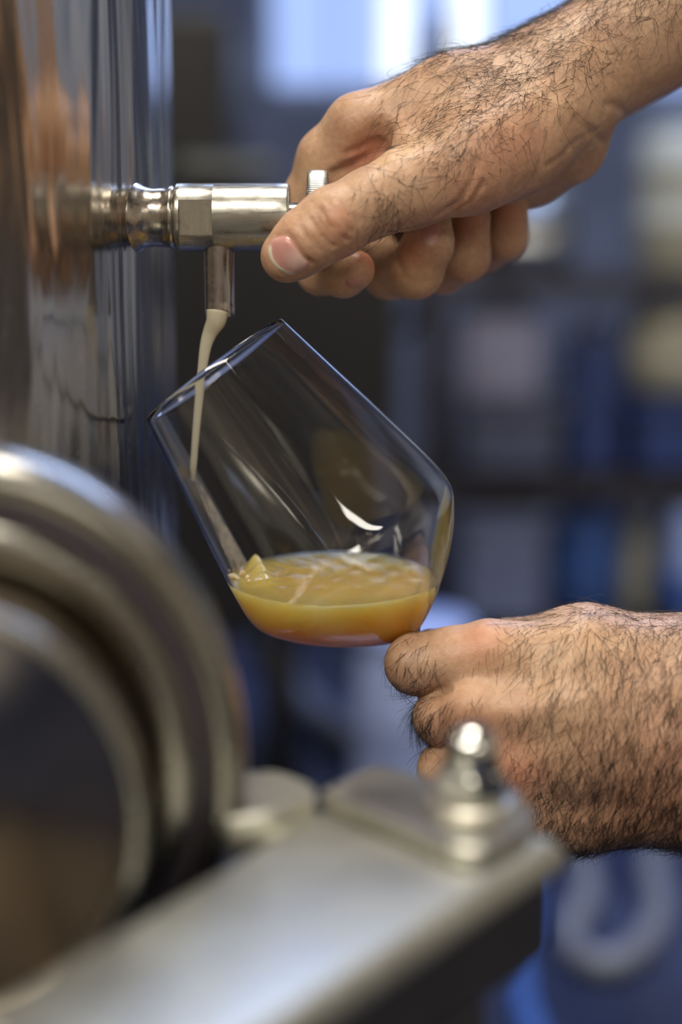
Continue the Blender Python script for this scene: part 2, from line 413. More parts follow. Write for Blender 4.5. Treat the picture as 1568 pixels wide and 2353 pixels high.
# lowest board
crate('plastic_crate', 'pale grey blue crate at the lowest left of the rack', 1045, 1250, 1150, 1400, plain('dusty_blue_plastic', (0.20, 0.23, 0.36), 0.5))
drum('plastic_drum', 'saturated blue drum on the lowest board of the rack', 'drum', 1275, 1425, 1130, 1410, BLUE, NAVY)
canister('jerrycan', 'pale blue jerrycan low on the rack at the right edge of view', 'canister', 1535, 1660, 1140, 1310, SKYB, BEIGE, y=RY - .10)
crate('plastic_crate', 'blue crate under the pale blue jerrycan', 1530, 1670, 1312, 1420, BLUE, y=RY - .10)
drum('glass_jar', 'beige jar between blue drum and pale blue jerrycan', 'jar', 1436, 1505, 1150, 1410, BEIGE, GREY, y=RY - .02)
# dark crusher machine behind the glass
DARKM = plain('dark_machine_enamel', (0.016, 0.015, 0.014), 0.45)
my = 2.5; mk = my / RY
mach = empty('grape_press', (rx_(600) * mk, my, 0)); tag(mach, 'dark bulky press standing behind the glass', 'machine')
def mbox(name, sx0, sx1, sy0, sy1, dp, mat, yy=my):
    k = yy / RY; x0, x1 = rx_(sx0) * k, rx_(sx1) * k; z0 = max(ony(784, sy1, yy).z, 0.01); z1 = ony(784, sy0, yy).z
    o = obj(name, *box(((x0 + x1) / 2, yy, (z0 + z1) / 2), (x1 - x0, dp, z1 - z0)), mat, mach, smooth=False); bevel(o, .02, 3); return o
mbox('housing', 300, 900, 450, 1380, .5, DARKM)
mbox('hopper', 330, 560, 60, 455, .4, DARKM)
mbox('control_panel', 420, 640, 360, 415, .06, plain('olive_paint', (0.09, 0.085, 0.06), .5), my - .26)
for sx in (330, 640):
    for dy in (-.2, .2):
        k = (my + dy) / RY
        obj('leg', *tube([(rx_(sx) * k, my + dy, 0.0), (rx_(sx) * k, my + dy, .45)], .03, 10), DARKM, mach)
# floor hoses, and a pale drum standing in for blue-lit floor
TRANS = plain('grey_hose_rubber', (0.22, 0.23, 0.26), 0.35)
def floor_hose(name, label, scr, rad, mat, z=0.02):
    pts = spline([onz(a, b, z + (c if True else 0)) for a, b, c in scr], 8)
    o = obj(name, *tube(pts, rad, 12), mat, None, origin=pts[0]); return tag(o, label, 'hose', 'hoses on the floor')
floor_hose('hose', 'grey hose slanting across the floor below the glass', [(300, 1180, 0), (430, 1240, 0), (520, 1330, 0), (585, 1450, 0), (660, 1560, 0), (740, 1650, 0), (850, 1720, 0), (980, 1760, 0), (1200, 1790, 0), (1450, 1770, 0), (1800, 1700, 0), (2200, 1690, 0)], .030, TRANS, .03)
floor_hose('hose', 'grey hose looping on the floor at lower right', [(2600, 1900, 0), (2100, 1830, 0), (1700, 1840, 0), (1540, 1900, 0), (1500, 1990, 0), (1515, 2080, 0), (1480, 2165, 0), (1400, 2215, 0), (1330, 2190, 0), (1310, 2130, 0), (1350, 2060, 0), (1330, 1960, 0), (1250, 1900, 0), (1150, 1860, 0), (1000, 1850, 0), (800, 1900, 0)], .020, TRANS, .02)
floor_hose('hose', 'blue hose lying on the floor beside the clamp arm', [(1150, 1960, 0), (1200, 2020, 0), (1215, 2110, 0), (1195, 2200, 0), (1200, 2290, 0), (1235, 2400, 0), (1300, 2520, 0), (1500, 2620, 0), (1900, 2600, 0)], .018, BLUE, .018)
drum('plastic_drum', 'pale blue drum standing in for blue-lit floor behind the lower hand', 'drum', 815, 1110, 1425, 2015, SKYB, SKYB, y=2.1)
# unseen posts behind the camera, added to reflect as streaks in the polished tank
TIMB = plain('streak_post_timber', (0.55, 0.44, 0.31), 0.6)
for (x, y, wn) in [(-1.9, -2.9, 'wall_front'), (-1.1, -2.9, 'wall_front'), (-0.3, -2.9, 'wall_front'), (0.6, -2.9, 'wall_front'), (1.5, -2.9, 'wall_front'), (-2.52, -1.2, 'wall_left'), (-2.52, 0.2, 'wall_left')]:
    o = obj('added_streak_post', *box((x, y, ZC / 2), (.16, .16, ZC - .01)), TIMB, bpy.data.objects[wn], smooth=False); bevel(o, .01, 2)

# ------------------------------------------------------------------ tall steel tank with the tap
JOINT = W(322, 498, 0)                       # where the tap leaves the tank
TR = 0.35; AL = math.radians(9.2)
TC = Vector((JOINT.x - TR * math.cos(AL), JOINT.y + TR * math.sin(AL), 0))
tank = empty('steel_tank', (TC.x, TC.y, 0))
tag(tank, 'tall polished steel tank with scuffed reflective wall at left', 'tank')
prof = [(0.42, 0.12), (0.46, 0.25), (0.49, 0.32), (0.53, TR)] + [(0.53 + (2.2 - 0.53) * i / 60, TR) for i in range(1, 61)] + [(2.25, 0.31), (2.32, 0.18), (2.35, 0.05)]
def dent(i, t, r, th):
    if r < TR - 1e-6: return r
    return r + 0.0006 * math.sin(th * 23 + 3.1 * math.sin(t * 7)) * math.sin(t * 5.3 + 2 * math.sin(th * 9)) + 0.0003 * math.sin(t * 31 + th * 14)
obj('shell', *lathe(prof, (TC.x, TC.y, 0), (0, 0, 1), 300, cap0=True, cap1=True, rfun=dent), TANK, tank)
for zz in (0.54, 1.95):
    pr = [(zz - .004, TR), (zz - .002, TR + .003), (zz + .002, TR + .003), (zz + .004, TR)]
    obj('weld_seam', *lathe(pr, (TC.x, TC.y, 0), (0, 0, 1), 160), MAN, tank)
for k in range(4):
    a = k * math.pi / 2 + 0.6
    obj('leg', *tube([(TC.x + .27 * math.cos(a), TC.y + .27 * math.sin(a), 0.0), (TC.x + .27 * math.cos(a), TC.y + .27 * math.sin(a), .52)], .03, 16), MAN, tank)

# ------------------------------------------------------------------ sampling tap
tap = empty('sampling_tap', JOINT); tag(tap, 'worn steel sampling tap screwed into the tank wall', 'tap')
def tx(sx): return W(sx, 500, 0)
ax = Vector((1, 0, 0)); base = W(300, 500, 0)
def px(t): return (t - 300) * U
# neck with flared weld at the tank
np_ = [(270, 94), (300, 92), (312, 86), (322, 78), (332, 71), (342, 67.5), (355, 66), (372, 67), (388, 67), (391, 71), (398, 72), (401, 69), (408, 68)]
obj('neck', *lathe([(px(t), r * U) for t, r in np_], base, ax, 72), TAPN, tap)
st = [(403, 60), (403, 71), (406, 75), (410, 77.2), (417.5, 77.2), (418, 77.2), (418.5, 77), (455, 77), (493, 77), (493.5, 77.2), (494, 77.2)]
st += [(494 + (660 - 494) * i / 6, 77.2) for i in range(1, 7)] + [(664, 76), (667, 73), (667, 40)]
def flat(i, t, r, th):
    s = t / U + 300
    if 418.2 <= s <= 493.2:
        # flat faces the camera, 8 degrees below level
        c = math.cos(th - TH_FLAT)
        if c > 0 and r * U * 0 + r > 0 and r * c > 66 * U: return 66 * U / c
    return r
a_, u_, v_ = frame_of(ax)
fd = Vector((0, -1, -0.02)).normalized(); TH_FLAT = math.atan2(fd.dot(v_), fd.dot(u_))
vb = obj('valve_body', *lathe([(px(t), r * U) for t, r in st], base, ax, 180, rfun=flat), TAP, tap)
vb.data.materials.append(FLAT)
for p in vb.data.polygons:
    cc = sum((vb.data.vertices[i].co for i in p.vertices), Vector()) / len(p.vertices) + JOINT
    dx = (cc.x - base.x) / U + 300
    rr = math.hypot(cc.y - base.y, cc.z - base.z)
    if 418.2 < dx < 493.2 and rr < 76.2 * U: p.material_index = 1
sharp(vb, 30)
obj('stem', *lathe([(px(660), 34 * U), (px(712), 34 * U)], base, ax, 48), SPOUT, tap)
def knurl(i, t, r, th):
    return r + (1.6 * U * math.cos(th * 120) if 1 <= i <= 4 else 0)
kn = [(704, 60), (708, 100), (711, 105), (725, 105), (740, 105), (752, 105), (755, 101), (757, 60), (800, 52), (830, 48), (833, 30)]
obj('knob', *lathe([(px(t), r * U) for t, r in kn], base, ax, 480, rfun=knurl, cap1=True), KNURL, tap)
sp0 = W(503, 545, 0)
def sz(sy): return (545 - sy) * U * 1.0
spp = [(560, 35), (690, 35), (696, 34.3), (699, 35), (722, 35), (726, 33.5), (727, 28), (722, 26), (640, 26)]
spo = obj('spout', *lathe([((t - 545) * U, r * U) for t, r in spp], sp0, (0, 0, -1), 64), SPOUT, tap)
sharp(spo, 40)

# ------------------------------------------------------------------ stemmed glass, tilted
axs = Vector((0.596, 0.803, 0)).normalized()
TI = math.radians(3.3)
# axis (rim -> foot) : right/down in the image plane, foot slightly further away
AX = (RIGHT * (axs.x * math.cos(TI)) - UP * (axs.y * math.cos(TI)) + FWD * math.sin(TI)).normalized()
RIMC = W(495, 850, -20)
prf = [(0, 193), (100, 212), (200, 231), (300, 250), (400, 268), (460, 277), (500, 280.5), (530, 277.5), (555, 268), (585, 248), (620, 219), (655, 183), (690, 140), (722, 93), (745, 52), (757, 24)]
outer = bez([p[0] for p in prf], [p[1] for p in prf], 5)
def thick(t): return 3.4 + 2.6 * min(1, t / 300.0) + 2.5 * max(0, (t - 300) / 450.0)
inner = []
for i, (t, r) in enumerate(outer):
    t2, r2 = outer[min(i + 1, len(outer) - 1)]; t1, r1 = outer[max(i - 1, 0)]
    tn = Vector((t2 - t1, r2 - r1)).normalized(); nn = Vector((-tn.y, tn.x))   # points outwards (+r)
    if nn.y < 0: nn = -nn
    if t > 520: nn = Vector((tn.y, -tn.x)) if tn.y > 0 else Vector((-tn.y, tn.x))
    inner.append((t - abs(nn.x) * thick(t) * (1 if t > 505 else 0), max(r - nn.y * thick(t), 0.0)))
glass = empty('wine_glass', RIMC + AX * (1280 * U)); tag(glass, 'tilted clear stemmed glass under the tap, partly filled', 'glass')
def glass_mat():
    m, nt, b = nmat('clear_glass')
    b.inputs['Base Color'].default_value = (0.985, 0.99, 0.985, 1); b.inputs['Transmission Weight'].default_value = 1.0
    b.inputs['Roughness'].default_value = 0.0; b.inputs['IOR'].default_value = 1.46
    return m
GLASS = glass_mat()
IT = inner[-1][0]
rim = [(-1.4, 192.0), (-1.8, 191.2), (-1.4, 190.4)]
po = [(t * U, r * U) for t, r in outer] + [(761 * U, 0.01 * U)]
pi_ = [(t * U, r * U) for t, r in inner[1:]]
cl = po[::-1] + [(t * U, r * U) for t, r in rim] + pi_ + [((IT + 0.4) * U, 0.01 * U)]
bowl = obj('bowl', *lathe(cl, RIMC, AX, 160), GLASS, glass)
bm = bmesh.new(); bm.from_mesh(bowl.data); bmesh.ops.remove_doubles(bm, verts=bm.verts, dist=2e-6); bmesh.ops.recalc_face_normals(bm, faces=bm.faces); bm.to_mesh(bowl.data); bm.free()
stem_p = [(752, 0.01), (752, 30), (762, 22), (780, 17), (830, 14.5), (1000, 14), (1180, 15), (1230, 19), (1258, 30), (1258, .01)]
so = fix(obj('stem', *lathe([(t * U, r * U) for t, r in stem_p], RIMC, AX, 40), GLASS, glass))
foot_p = [(1259, .01), (1259, 31), (1266, 80), (1273, 150), (1277, 188), (1280, 190), (1282, 188), (1282, .01)]
fix(obj('foot', *lathe([(t * U, r * U) for t, r in foot_p], RIMC, AX, 72), GLASS, glass))

# cloudy cider inside: inner profile of revolution cut by a level plane
def liquid_mat():
    m, nt, b = nmat('cloudy_cider')
    n = node(nt, 'ShaderNodeTexNoise', Scale=55.0, Detail=4.0); nt.links.new(coords(nt), n.inputs['Vector'])
    nt.links.new(ramp(nt, n.outputs[0], [(0.3, (0.997, 0.50, 0.10)), (0.7, (0.999, 0.575, 0.16))]), b.inputs['Base Color'])
    b.inputs['Subsurface Weight'].default_value = 1.0; b.inputs['Subsurface Radius'].default_value = (1.0, 0.92, 0.75)
    b.inputs['Subsurface Scale'].default_value = 0.042; b.inputs['Roughness'].default_value = 0.06; b.inputs['IOR'].default_value = 1.34; b.inputs['Specular IOR Level'].default_value = 0.3
    return m
CIDER = liquid_mat()
lp = []
for (t, r), (ti_, ri) in zip(outer, inner):
    if t > 200: lp.append(((t * .9 + ti_ * .1) * U, max(r * .9 + ri * .1, 0) * U))
lp = [(lp[0][0], 0.005 * U)] + lp + [(lp[-1][0] + 1.0 * U, 0.005 * U)]
V, Fc = lathe(lp, RIMC, AX, 160)
LEVEL = W(760, 1332, 0).z
cider = empty('cider', RIMC + AX * (600 * U)); tag(cider, 'cloudy amber cider pooled in the tilted glass', 'drink')
WL = RIMC + AX * (600 * U)
wine = obj('pool', V, Fc, CIDER, cider)
bm = bmesh.new(); bm.from_mesh(wine.data)
bmesh.ops.remove_doubles(bm, verts=bm.verts, dist=2e-6)
zl = LEVEL - WL.z
res = bmesh.ops.bisect_plane(bm, geom=bm.verts[:] + bm.edges[:] + bm.faces[:], plane_co=(0, 0, zl), plane_no=(0, 0, 1), clear_outer=True)
cut = [e for e in res['geom_cut'] if isinstance(e, bmesh.types.BMEdge)]
lv = list({v for e in cut for v in e.verts})
cen = sum((v.co for v in lv), Vector()) / len(lv)
lv.sort(key=lambda v: math.atan2(v.co.y - cen.y, v.co.x - cen.x))
# the top: concentric rings with a small splash where the stream runs in (left) and ripples
rings = [lv]; NR = 26
for k in range(1, NR):
    s = 1 - k / NR; ring = []
    for v in lv:
        p = cen + (v.co - cen) * s
        ring.append(bm.verts.new(p))
    rings.append(ring)
cv = bm.verts.new(cen)
for k in range(NR - 1):
    for i in range(len(lv)):
        j = (i + 1) % len(lv)
        if len({rings[k][i], rings[k][j], rings[k + 1][j], rings[k + 1][i]}) == 4:
            bm.faces.new((rings[k][i], rings[k][j], rings[k + 1][j], rings[k + 1][i]))
for i in range(len(lv)):
    bm.faces.new((rings[-1][i], rings[-1][(i + 1) % len(lv)], cv))
splash = Vector((W(585, 1300, 0).x, W(585, 1300, 0).y + 0.012, 0))
for k in range(1, NR):
    for v in rings[k]:
        p = v.co + WL; fade = min(1, k / 4)
        dx = p.x - splash.x; dy = p.y - splash.y; d = math.hypot(dx, dy)
        ridge = math.exp(-((dx + 0.25 * dy) / 0.0035) ** 2) * math.exp(-(dy / 0.016) ** 2)
        h = 0.0062 * ridge + 0.0006 * math.exp(-(d / 0.016) ** 2) * math.sin(d * 900) + 0.00005 * math.sin(p.x * 420 + 2.0) * math.sin(p.y * 300)
        h += 0.0004 * math.exp(-((d - 0.018) / 0.005) ** 2) * (1 + .6 * math.sin(6 * math.atan2(dy, dx)))
        v.co.z += h * fade
bmesh.ops.recalc_face_normals(bm, faces=bm.faces)
for f in bm.faces: f.smooth = True
bm.to_mesh(wine.data); bm.free()
# cider clinging to the wall above the pool on the low side of the bowl
gu0 = (RIGHT - AX * RIGHT.dot(AX)).normalized(); gv0 = AX.cross(gu0).normalized()
sd = RIGHT * .803 + UP * .596; thr = math.atan2(sd.dot(gv0), sd.dot(gu0))
def cprof(t, k):
    r = np.interp(t, [p[0] for p in outer], [p[1] for p in outer]); ri = np.interp(t, [p[0] for p in inner], [p[1] for p in inner])
    return r - 1.2 if k == 0 else min(ri, r - 6) - 1.5
V = []; Fc = []; NT, NW = 26, 13
for k in (0, 1):
    for i in range(NT + 1):
        t = 528 + (700 - 528) * i / NT; wd = 0.02 + 0.62 * min(1, (i / NT) * 1.5) ** 0.75
        for j in range(NW):
            u_ = j / (NW - 1) * 2 - 1; a = thr + wd * u_
            r = cprof(t, 0) if k == 0 else cprof(t, 0) + (cprof(t, 1) - cprof(t, 0)) * (1 - u_ * u_) * min(1, i / 6)
            V.append(RIMC + AX * (t * U) + (gu0 * math.cos(a) + gv0 * math.sin(a)) * (r * U))
M_ = (NT + 1) * NW
for i in range(NT):
    for j in range(NW - 1):
        q = (i * NW + j, i * NW + j + 1, (i + 1) * NW + j + 1, (i + 1) * NW + j)
        Fc.append(q); Fc.append(tuple(M_ + x for x in reversed(q)))
CFILM = plain('cider_film', (0.99, 0.56, 0.10), 0.1, 0.1, 60, bmp=0)
bf = CFILM.node_tree.nodes['Principled BSDF']; bf.inputs['Subsurface Weight'].default_value = 1.0; bf.inputs['Subsurface Radius'].default_value = (1, .9, .7); bf.inputs['Subsurface Scale'].default_value = 0.008
cling = obj('cling_film', V, Fc, CFILM, cider)
bm = bmesh.new(); bm.from_mesh(cling.data); bmesh.ops.remove_doubles(bm, verts=bm.verts, dist=1e-6); bmesh.ops.recalc_face_normals(bm, faces=bm.faces); bm.to_mesh(cling.data); bm.free()
# bubbles by the splash
bub = plain('foam_bubble', (0.95, 0.76, 0.42), 0.08, 0.05, 50, bmp=0)
for k in range(16):
    a_ang = random.uniform(0, 6.28); rd = random.uniform(0.002, 0.013)
    c = Vector((splash.x - 0.004 + rd * math.cos(a_ang) * .8, splash.y - .008 + rd * math.sin(a_ang), LEVEL + 0.0004)); r = random.uniform(.0006, .0016)
    pr = [(-r * math.cos(x), r * math.sin(x) + 1e-6) for x in np.linspace(0, math.pi, 8)]
    obj('bubble', *lathe(pr, c, (0, 0, 1), 12), bub, cider)

# stream of young cider from the spout
def stream_mat():
    m, nt, b = nmat('pale_stream')
    b.inputs['Base Color'].default_value = (0.52, 0.475, 0.36, 1); b.inputs['Roughness'].default_value = 0.12
    b.inputs['Subsurface Weight'].default_value = 0.6; b.inputs['Subsurface Radius'].default_value = (1, .9, .7); b.inputs['Subsurface Scale'].default_value = 0.006
    return m
STREAM = stream_mat()
cl = [(500, 716, 0, 26, .9), (496, 738, 0, 23, .7), (483, 764, 9, 17, .55), (473, 795, 16, 13.5, .5), (466, 840, 26, 11, .5), (460, 900, 40, 10, .5), (454, 960, 55, 9, .5), (449, 1020, 70, 8.5, .5), (444, 1075, 86, 8, .4), (441, 1108, 96, 6, .3)]
pts = spline([W(a, b, c) for a, b, c, d, e in cl], 6)
idx = np.linspace(0, len(cl) - 1, len(pts))
rr = np.interp(idx, range(len(cl)), [c[3] * U for c in cl]); fl = np.interp(idx, range(len(cl)), [c[4] for c in cl])
stream = empty('cider_stream', pts[0]); tag(stream, 'thin pale stream falling from the spout into the glass', 'liquid')
obj('jet', *tube(pts, rr, 20, flat=fl), STREAM, stream)
# thin runnel down the inside of the glass
FILM = bpy.data.materials.new('thin_film'); FILM.use_nodes = True; nt = FILM.node_tree; b = nt.nodes['Principled BSDF']
b.inputs['Base Color'].default_value = (0.80, 0.74, 0.58, 1); b.inputs['Roughness'].default_value = 0.15
nz = node(nt, 'ShaderNodeTexNoise', Scale=140.0, Detail=4.0); nt.links.new(coords(nt), nz.inputs['Vector'])
nt.links.new(ramp(nt, nz.outputs[0], [(0.35, (0.18,) * 3), (0.75, (0.7,) * 3)]), b.inputs['Alpha'])
def inner_r(t): return np.interp(t, [p[0] for p in inner], [p[1] for p in inner]) - 2.0
ga, gu, gv = AX, (UP * 0 + RIGHT * 1), None
gu = (RIGHT - AX * RIGHT.dot(AX)).normalized(); gv = AX.cross(gu).normalized()
# the runnel follows the wall at the angle where the jet lands
hitp = W(441, 1105, 96) - RIMC; th0 = math.atan2(hitp.dot(gv), hitp.dot(gu))
V = []; Fc = []; NT, NW = 24, 9
for i in range(NT + 1):
    t = 165 + (455 - 165) * i / NT
    wd = 0.03 + 0.16 * (i / NT) ** 0.7
    for j in range(NW):
        a = th0 - 0.10 * (i / NT) + wd * (j / (NW - 1) * 2 - 1); r = inner_r(t)
        V.append(RIMC + AX * (t * U) + (gu * math.cos(a) + gv * math.sin(a)) * (r * U))
for i in range(NT):
    for j in range(NW - 1): Fc.append((i * NW + j, i * NW + j + 1, (i + 1) * NW + j + 1, (i + 1) * NW + j))
obj('runnel', V, Fc, FILM, stream)

# ------------------------------------------------------------------ round hatch on a short neck, in front of the tank
HD = 0.370
hatch_c = W(-92, 1770, (HD / D0 - 1) * F)
hk = HD / F
hatch = empty('tank_hatch', hatch_c); tag(hatch, 'large round steel tank hatch with stepped rim in the blurred foreground', 'hatch')
HB = math.radians(8.0); HA = Vector((math.sin(HB), -math.cos(HB), 0))
RA = 664 * hk; RB = 748 * hk
def hl(name, prof, mat, n=140, **kw):
    # prof: (forward mm, radius fraction)
    return obj(name, *lathe([(t * .001, r) for t, r in prof], hatch_c, HA, n, su=RA, sv=RB, ref=(1, 0, 0), **kw), mat, hatch)
hl('neck', [(-130, .78), (-12, .80)], MAN, cap0=True)
hl('flange', [(-14, .80), (-14, .985), (-12, 1.0), (-5, 1.0), (0, .985), (4, .955), (6, .91), (5, .875), (2, .855)], MAN)
hl('gasket', [(2, .86), (3, .845), (3, .82), (1, .80)], GASK)
hl('rim', [(0, .805), (6, .80), (9, .79), (10, .77), (10, .70), (8, .675), (4, .66)], MAN)
hl('lid_drum', [(3, .665), (6, .645), (30, .635), (34, .63)], LID)
hl('lid_rim', [(33, .63), (36, .64), (38, .63), (39, .605), (38, .58), (34, .565)], MAN)
hl('lid', [(34, .57)] + [(34 - 16 * math.cos(math.pi / 2 * r / .57), r) for r in (.53, .48, .42, .35, .27, .18, .1, .02)], LID, cap1=True)

# ------------------------------------------------------------------ clamp arm with bolt, foreground
HZ = onz(1070, 1850, 0.843).z
def pz(sx, sy, h=0.843):
    v = onz(sx, sy, h); return (v.x, v.y)
arm = empty('clamp_arm', Vector((*pz(700, 2100), 0.80)))
tag(arm, 'flat steel clamp arm running from lower left, blurred in the foreground', 'clamp')
L0, L1 = Vector(pz(0, 2290)), Vector(pz(735, 1852))
R0, R1 = Vector(pz(640, 2353)), Vector(pz(1302, 1932))
dl = (L1 - L0).normalized(); dr = (R1 - R0).normalized()
L0 = L0 - dl * 0.16; R0 = R0 - dr * 0.16
def channel():
    # folded channel: flat top, rolled edges, sides hanging down
    V = []; Fc = []
    nrm = Vector((dr.y, -dr.x)); 
    ring = []
    H = 0.843; r = 0.004
    def sect(pl, pr, drop, dn):
        pts = []
        lft = (pl - pr).normalized()
        pts.append((pl + lft * r * 0, H - drop)); 
        for k in range(5):
            a = math.pi / 2 * k / 4
            q = pl - lft * r + lft * r * math.cos(a); pts.append((q, H - r + r * math.sin(a)))
        for k in range(7):
            a = math.pi / 2 * (1 - k / 6)
            q = pr + lft * .006 - lft * .006 * math.cos(a); pts.append((q, H - .006 + .006 * math.sin(a)))
        pts.append((pr, H - drop))
        # inner return
        t = 0.003
        
        return [Vector((p.x, p.y, z)) for p, z in pts]
    S = []
    NS = 10
    for i in range(NS + 1):
        t = i / NS
        drop = 0.0075
        S.append(sect(L0.lerp(L1, t), R0.lerp(R1, t), drop, 0))
    n = len(S[0])
    for s in S: V += s
    for i in range(NS):
        for j in range(n):
            j2 = (j + 1) % n
            Fc.append((i * n + j, i * n + j2, (i + 1) * n + j2, (i + 1) * n + j))
    Fc.append(tuple(range(n))); Fc.append(tuple(NS * n + j for j in range(n - 1, -1, -1)))
    return V, Fc
ch = fix(obj('channel_bar', *channel(), BAR, arm)); sharp(ch, 50)
DARK = plain('dark_reflection_black', (0.02, 0.02, 0.024), 0.35, 0.2, 40)  # black of the added rail stands in for the side's dark reflection
def along(t, side): return (L0.lerp(L1, t) * (1 - side) + R0.lerp(R1, t) * side)
for name_, t1_, za, zb in (('shade_rail', .985, .812, .8352), ('rail_post', .88, .70, .812)):
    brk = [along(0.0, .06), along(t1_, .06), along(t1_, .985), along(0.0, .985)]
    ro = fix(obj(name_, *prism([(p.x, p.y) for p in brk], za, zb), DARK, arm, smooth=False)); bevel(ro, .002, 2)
# hinge plate under the nut
def rounded(poly, rads, n=6):
    out = []
    m = len(poly)
    for i in range(m):
        p0, p1, p2 = Vector(poly[i - 1]), Vector(poly[i]), Vector(poly[(i + 1) % m])
        a = (p0 - p1).normalized(); b = (p2 - p1).normalized(); r = rads[i]
        if r <= 0: out.append(tuple(p1)); continue
        r = min(r, (p0 - p1).length * .45, (p2 - p1).length * .45)
        for k in range(n + 1):
            t = k / n
            q = (p1 + a * r) * (1 - t) ** 2 + p1 * 2 * t * (1 - t) + (p1 + b * r) * t * t
            out.append((q.x, q.y))
    return out
PT = 0.843 + 0.0055
pl = rounded([pz(728, 1818, PT), pz(860, 1752, PT), pz(1230, 1848, PT), pz(1225, 1900, PT), pz(1090, 1968, PT)], [.003, .004, .02, .02, .012])
po_ = fix(obj('hinge_plate', *prism(pl, 0.8435, PT), PLATE, arm, smooth=False)); bevel(po_, .0012, 2)
ear = rounded([pz(520, 1772, PT), pz(640, 1768, PT), pz(728, 1802, PT), pz(722, 1836, PT), pz(640, 1868, PT), pz(520, 1885, PT)], [0, .004, .006, .006, .004, 0])
eo = fix(obj('hinge_ear', *prism(ear, 0.838, PT), PLATE, hatch, smooth=False)); bevel(eo, .001, 2)
# acorn nut on a washer
nb = Vector((*pz(1083, 1838, PT), PT)); nk = nb.y / F * 1.02
bolt = empty('acorn_nut', nb); tag(bolt, 'shiny domed acorn nut standing on the clamp arm plate', 'nut')
obj('washer', *lathe([(0, 20 * nk), (0, 118 * nk), (10 * nk, 116 * nk), (14 * nk, 108 * nk), (14 * nk, 20 * nk)], nb, (0, 0, 1), 64), PLATE, bolt)
def hexr(i, t, r, th):
    if i in (1, 2, 3):
        a = (th % (math.pi / 3)) - math.pi / 6
        return r * 0.9 / math.cos(a)
    return r
sharp(obj('hex_base', *lathe([(14 * nk, 78 * nk), (15 * nk, 84 * nk), (50 * nk, 84 * nk), (78 * nk, 82 * nk), (84 * nk, 70 * nk)], nb, (0, 0, 1), 96, rfun=hexr), NUT, bolt), 25)
dome = [(84, 66), (100, 66), (128, 65)] + [(128 + 62 * math.sin(a), 65 * math.cos(a) + .01) for a in np.linspace(0.1, math.pi / 2, 12)]
obj('dome', *lathe([(t * nk, r * nk) for t, r in dome], nb, (0, 0, 1), 64), NUT, bolt)

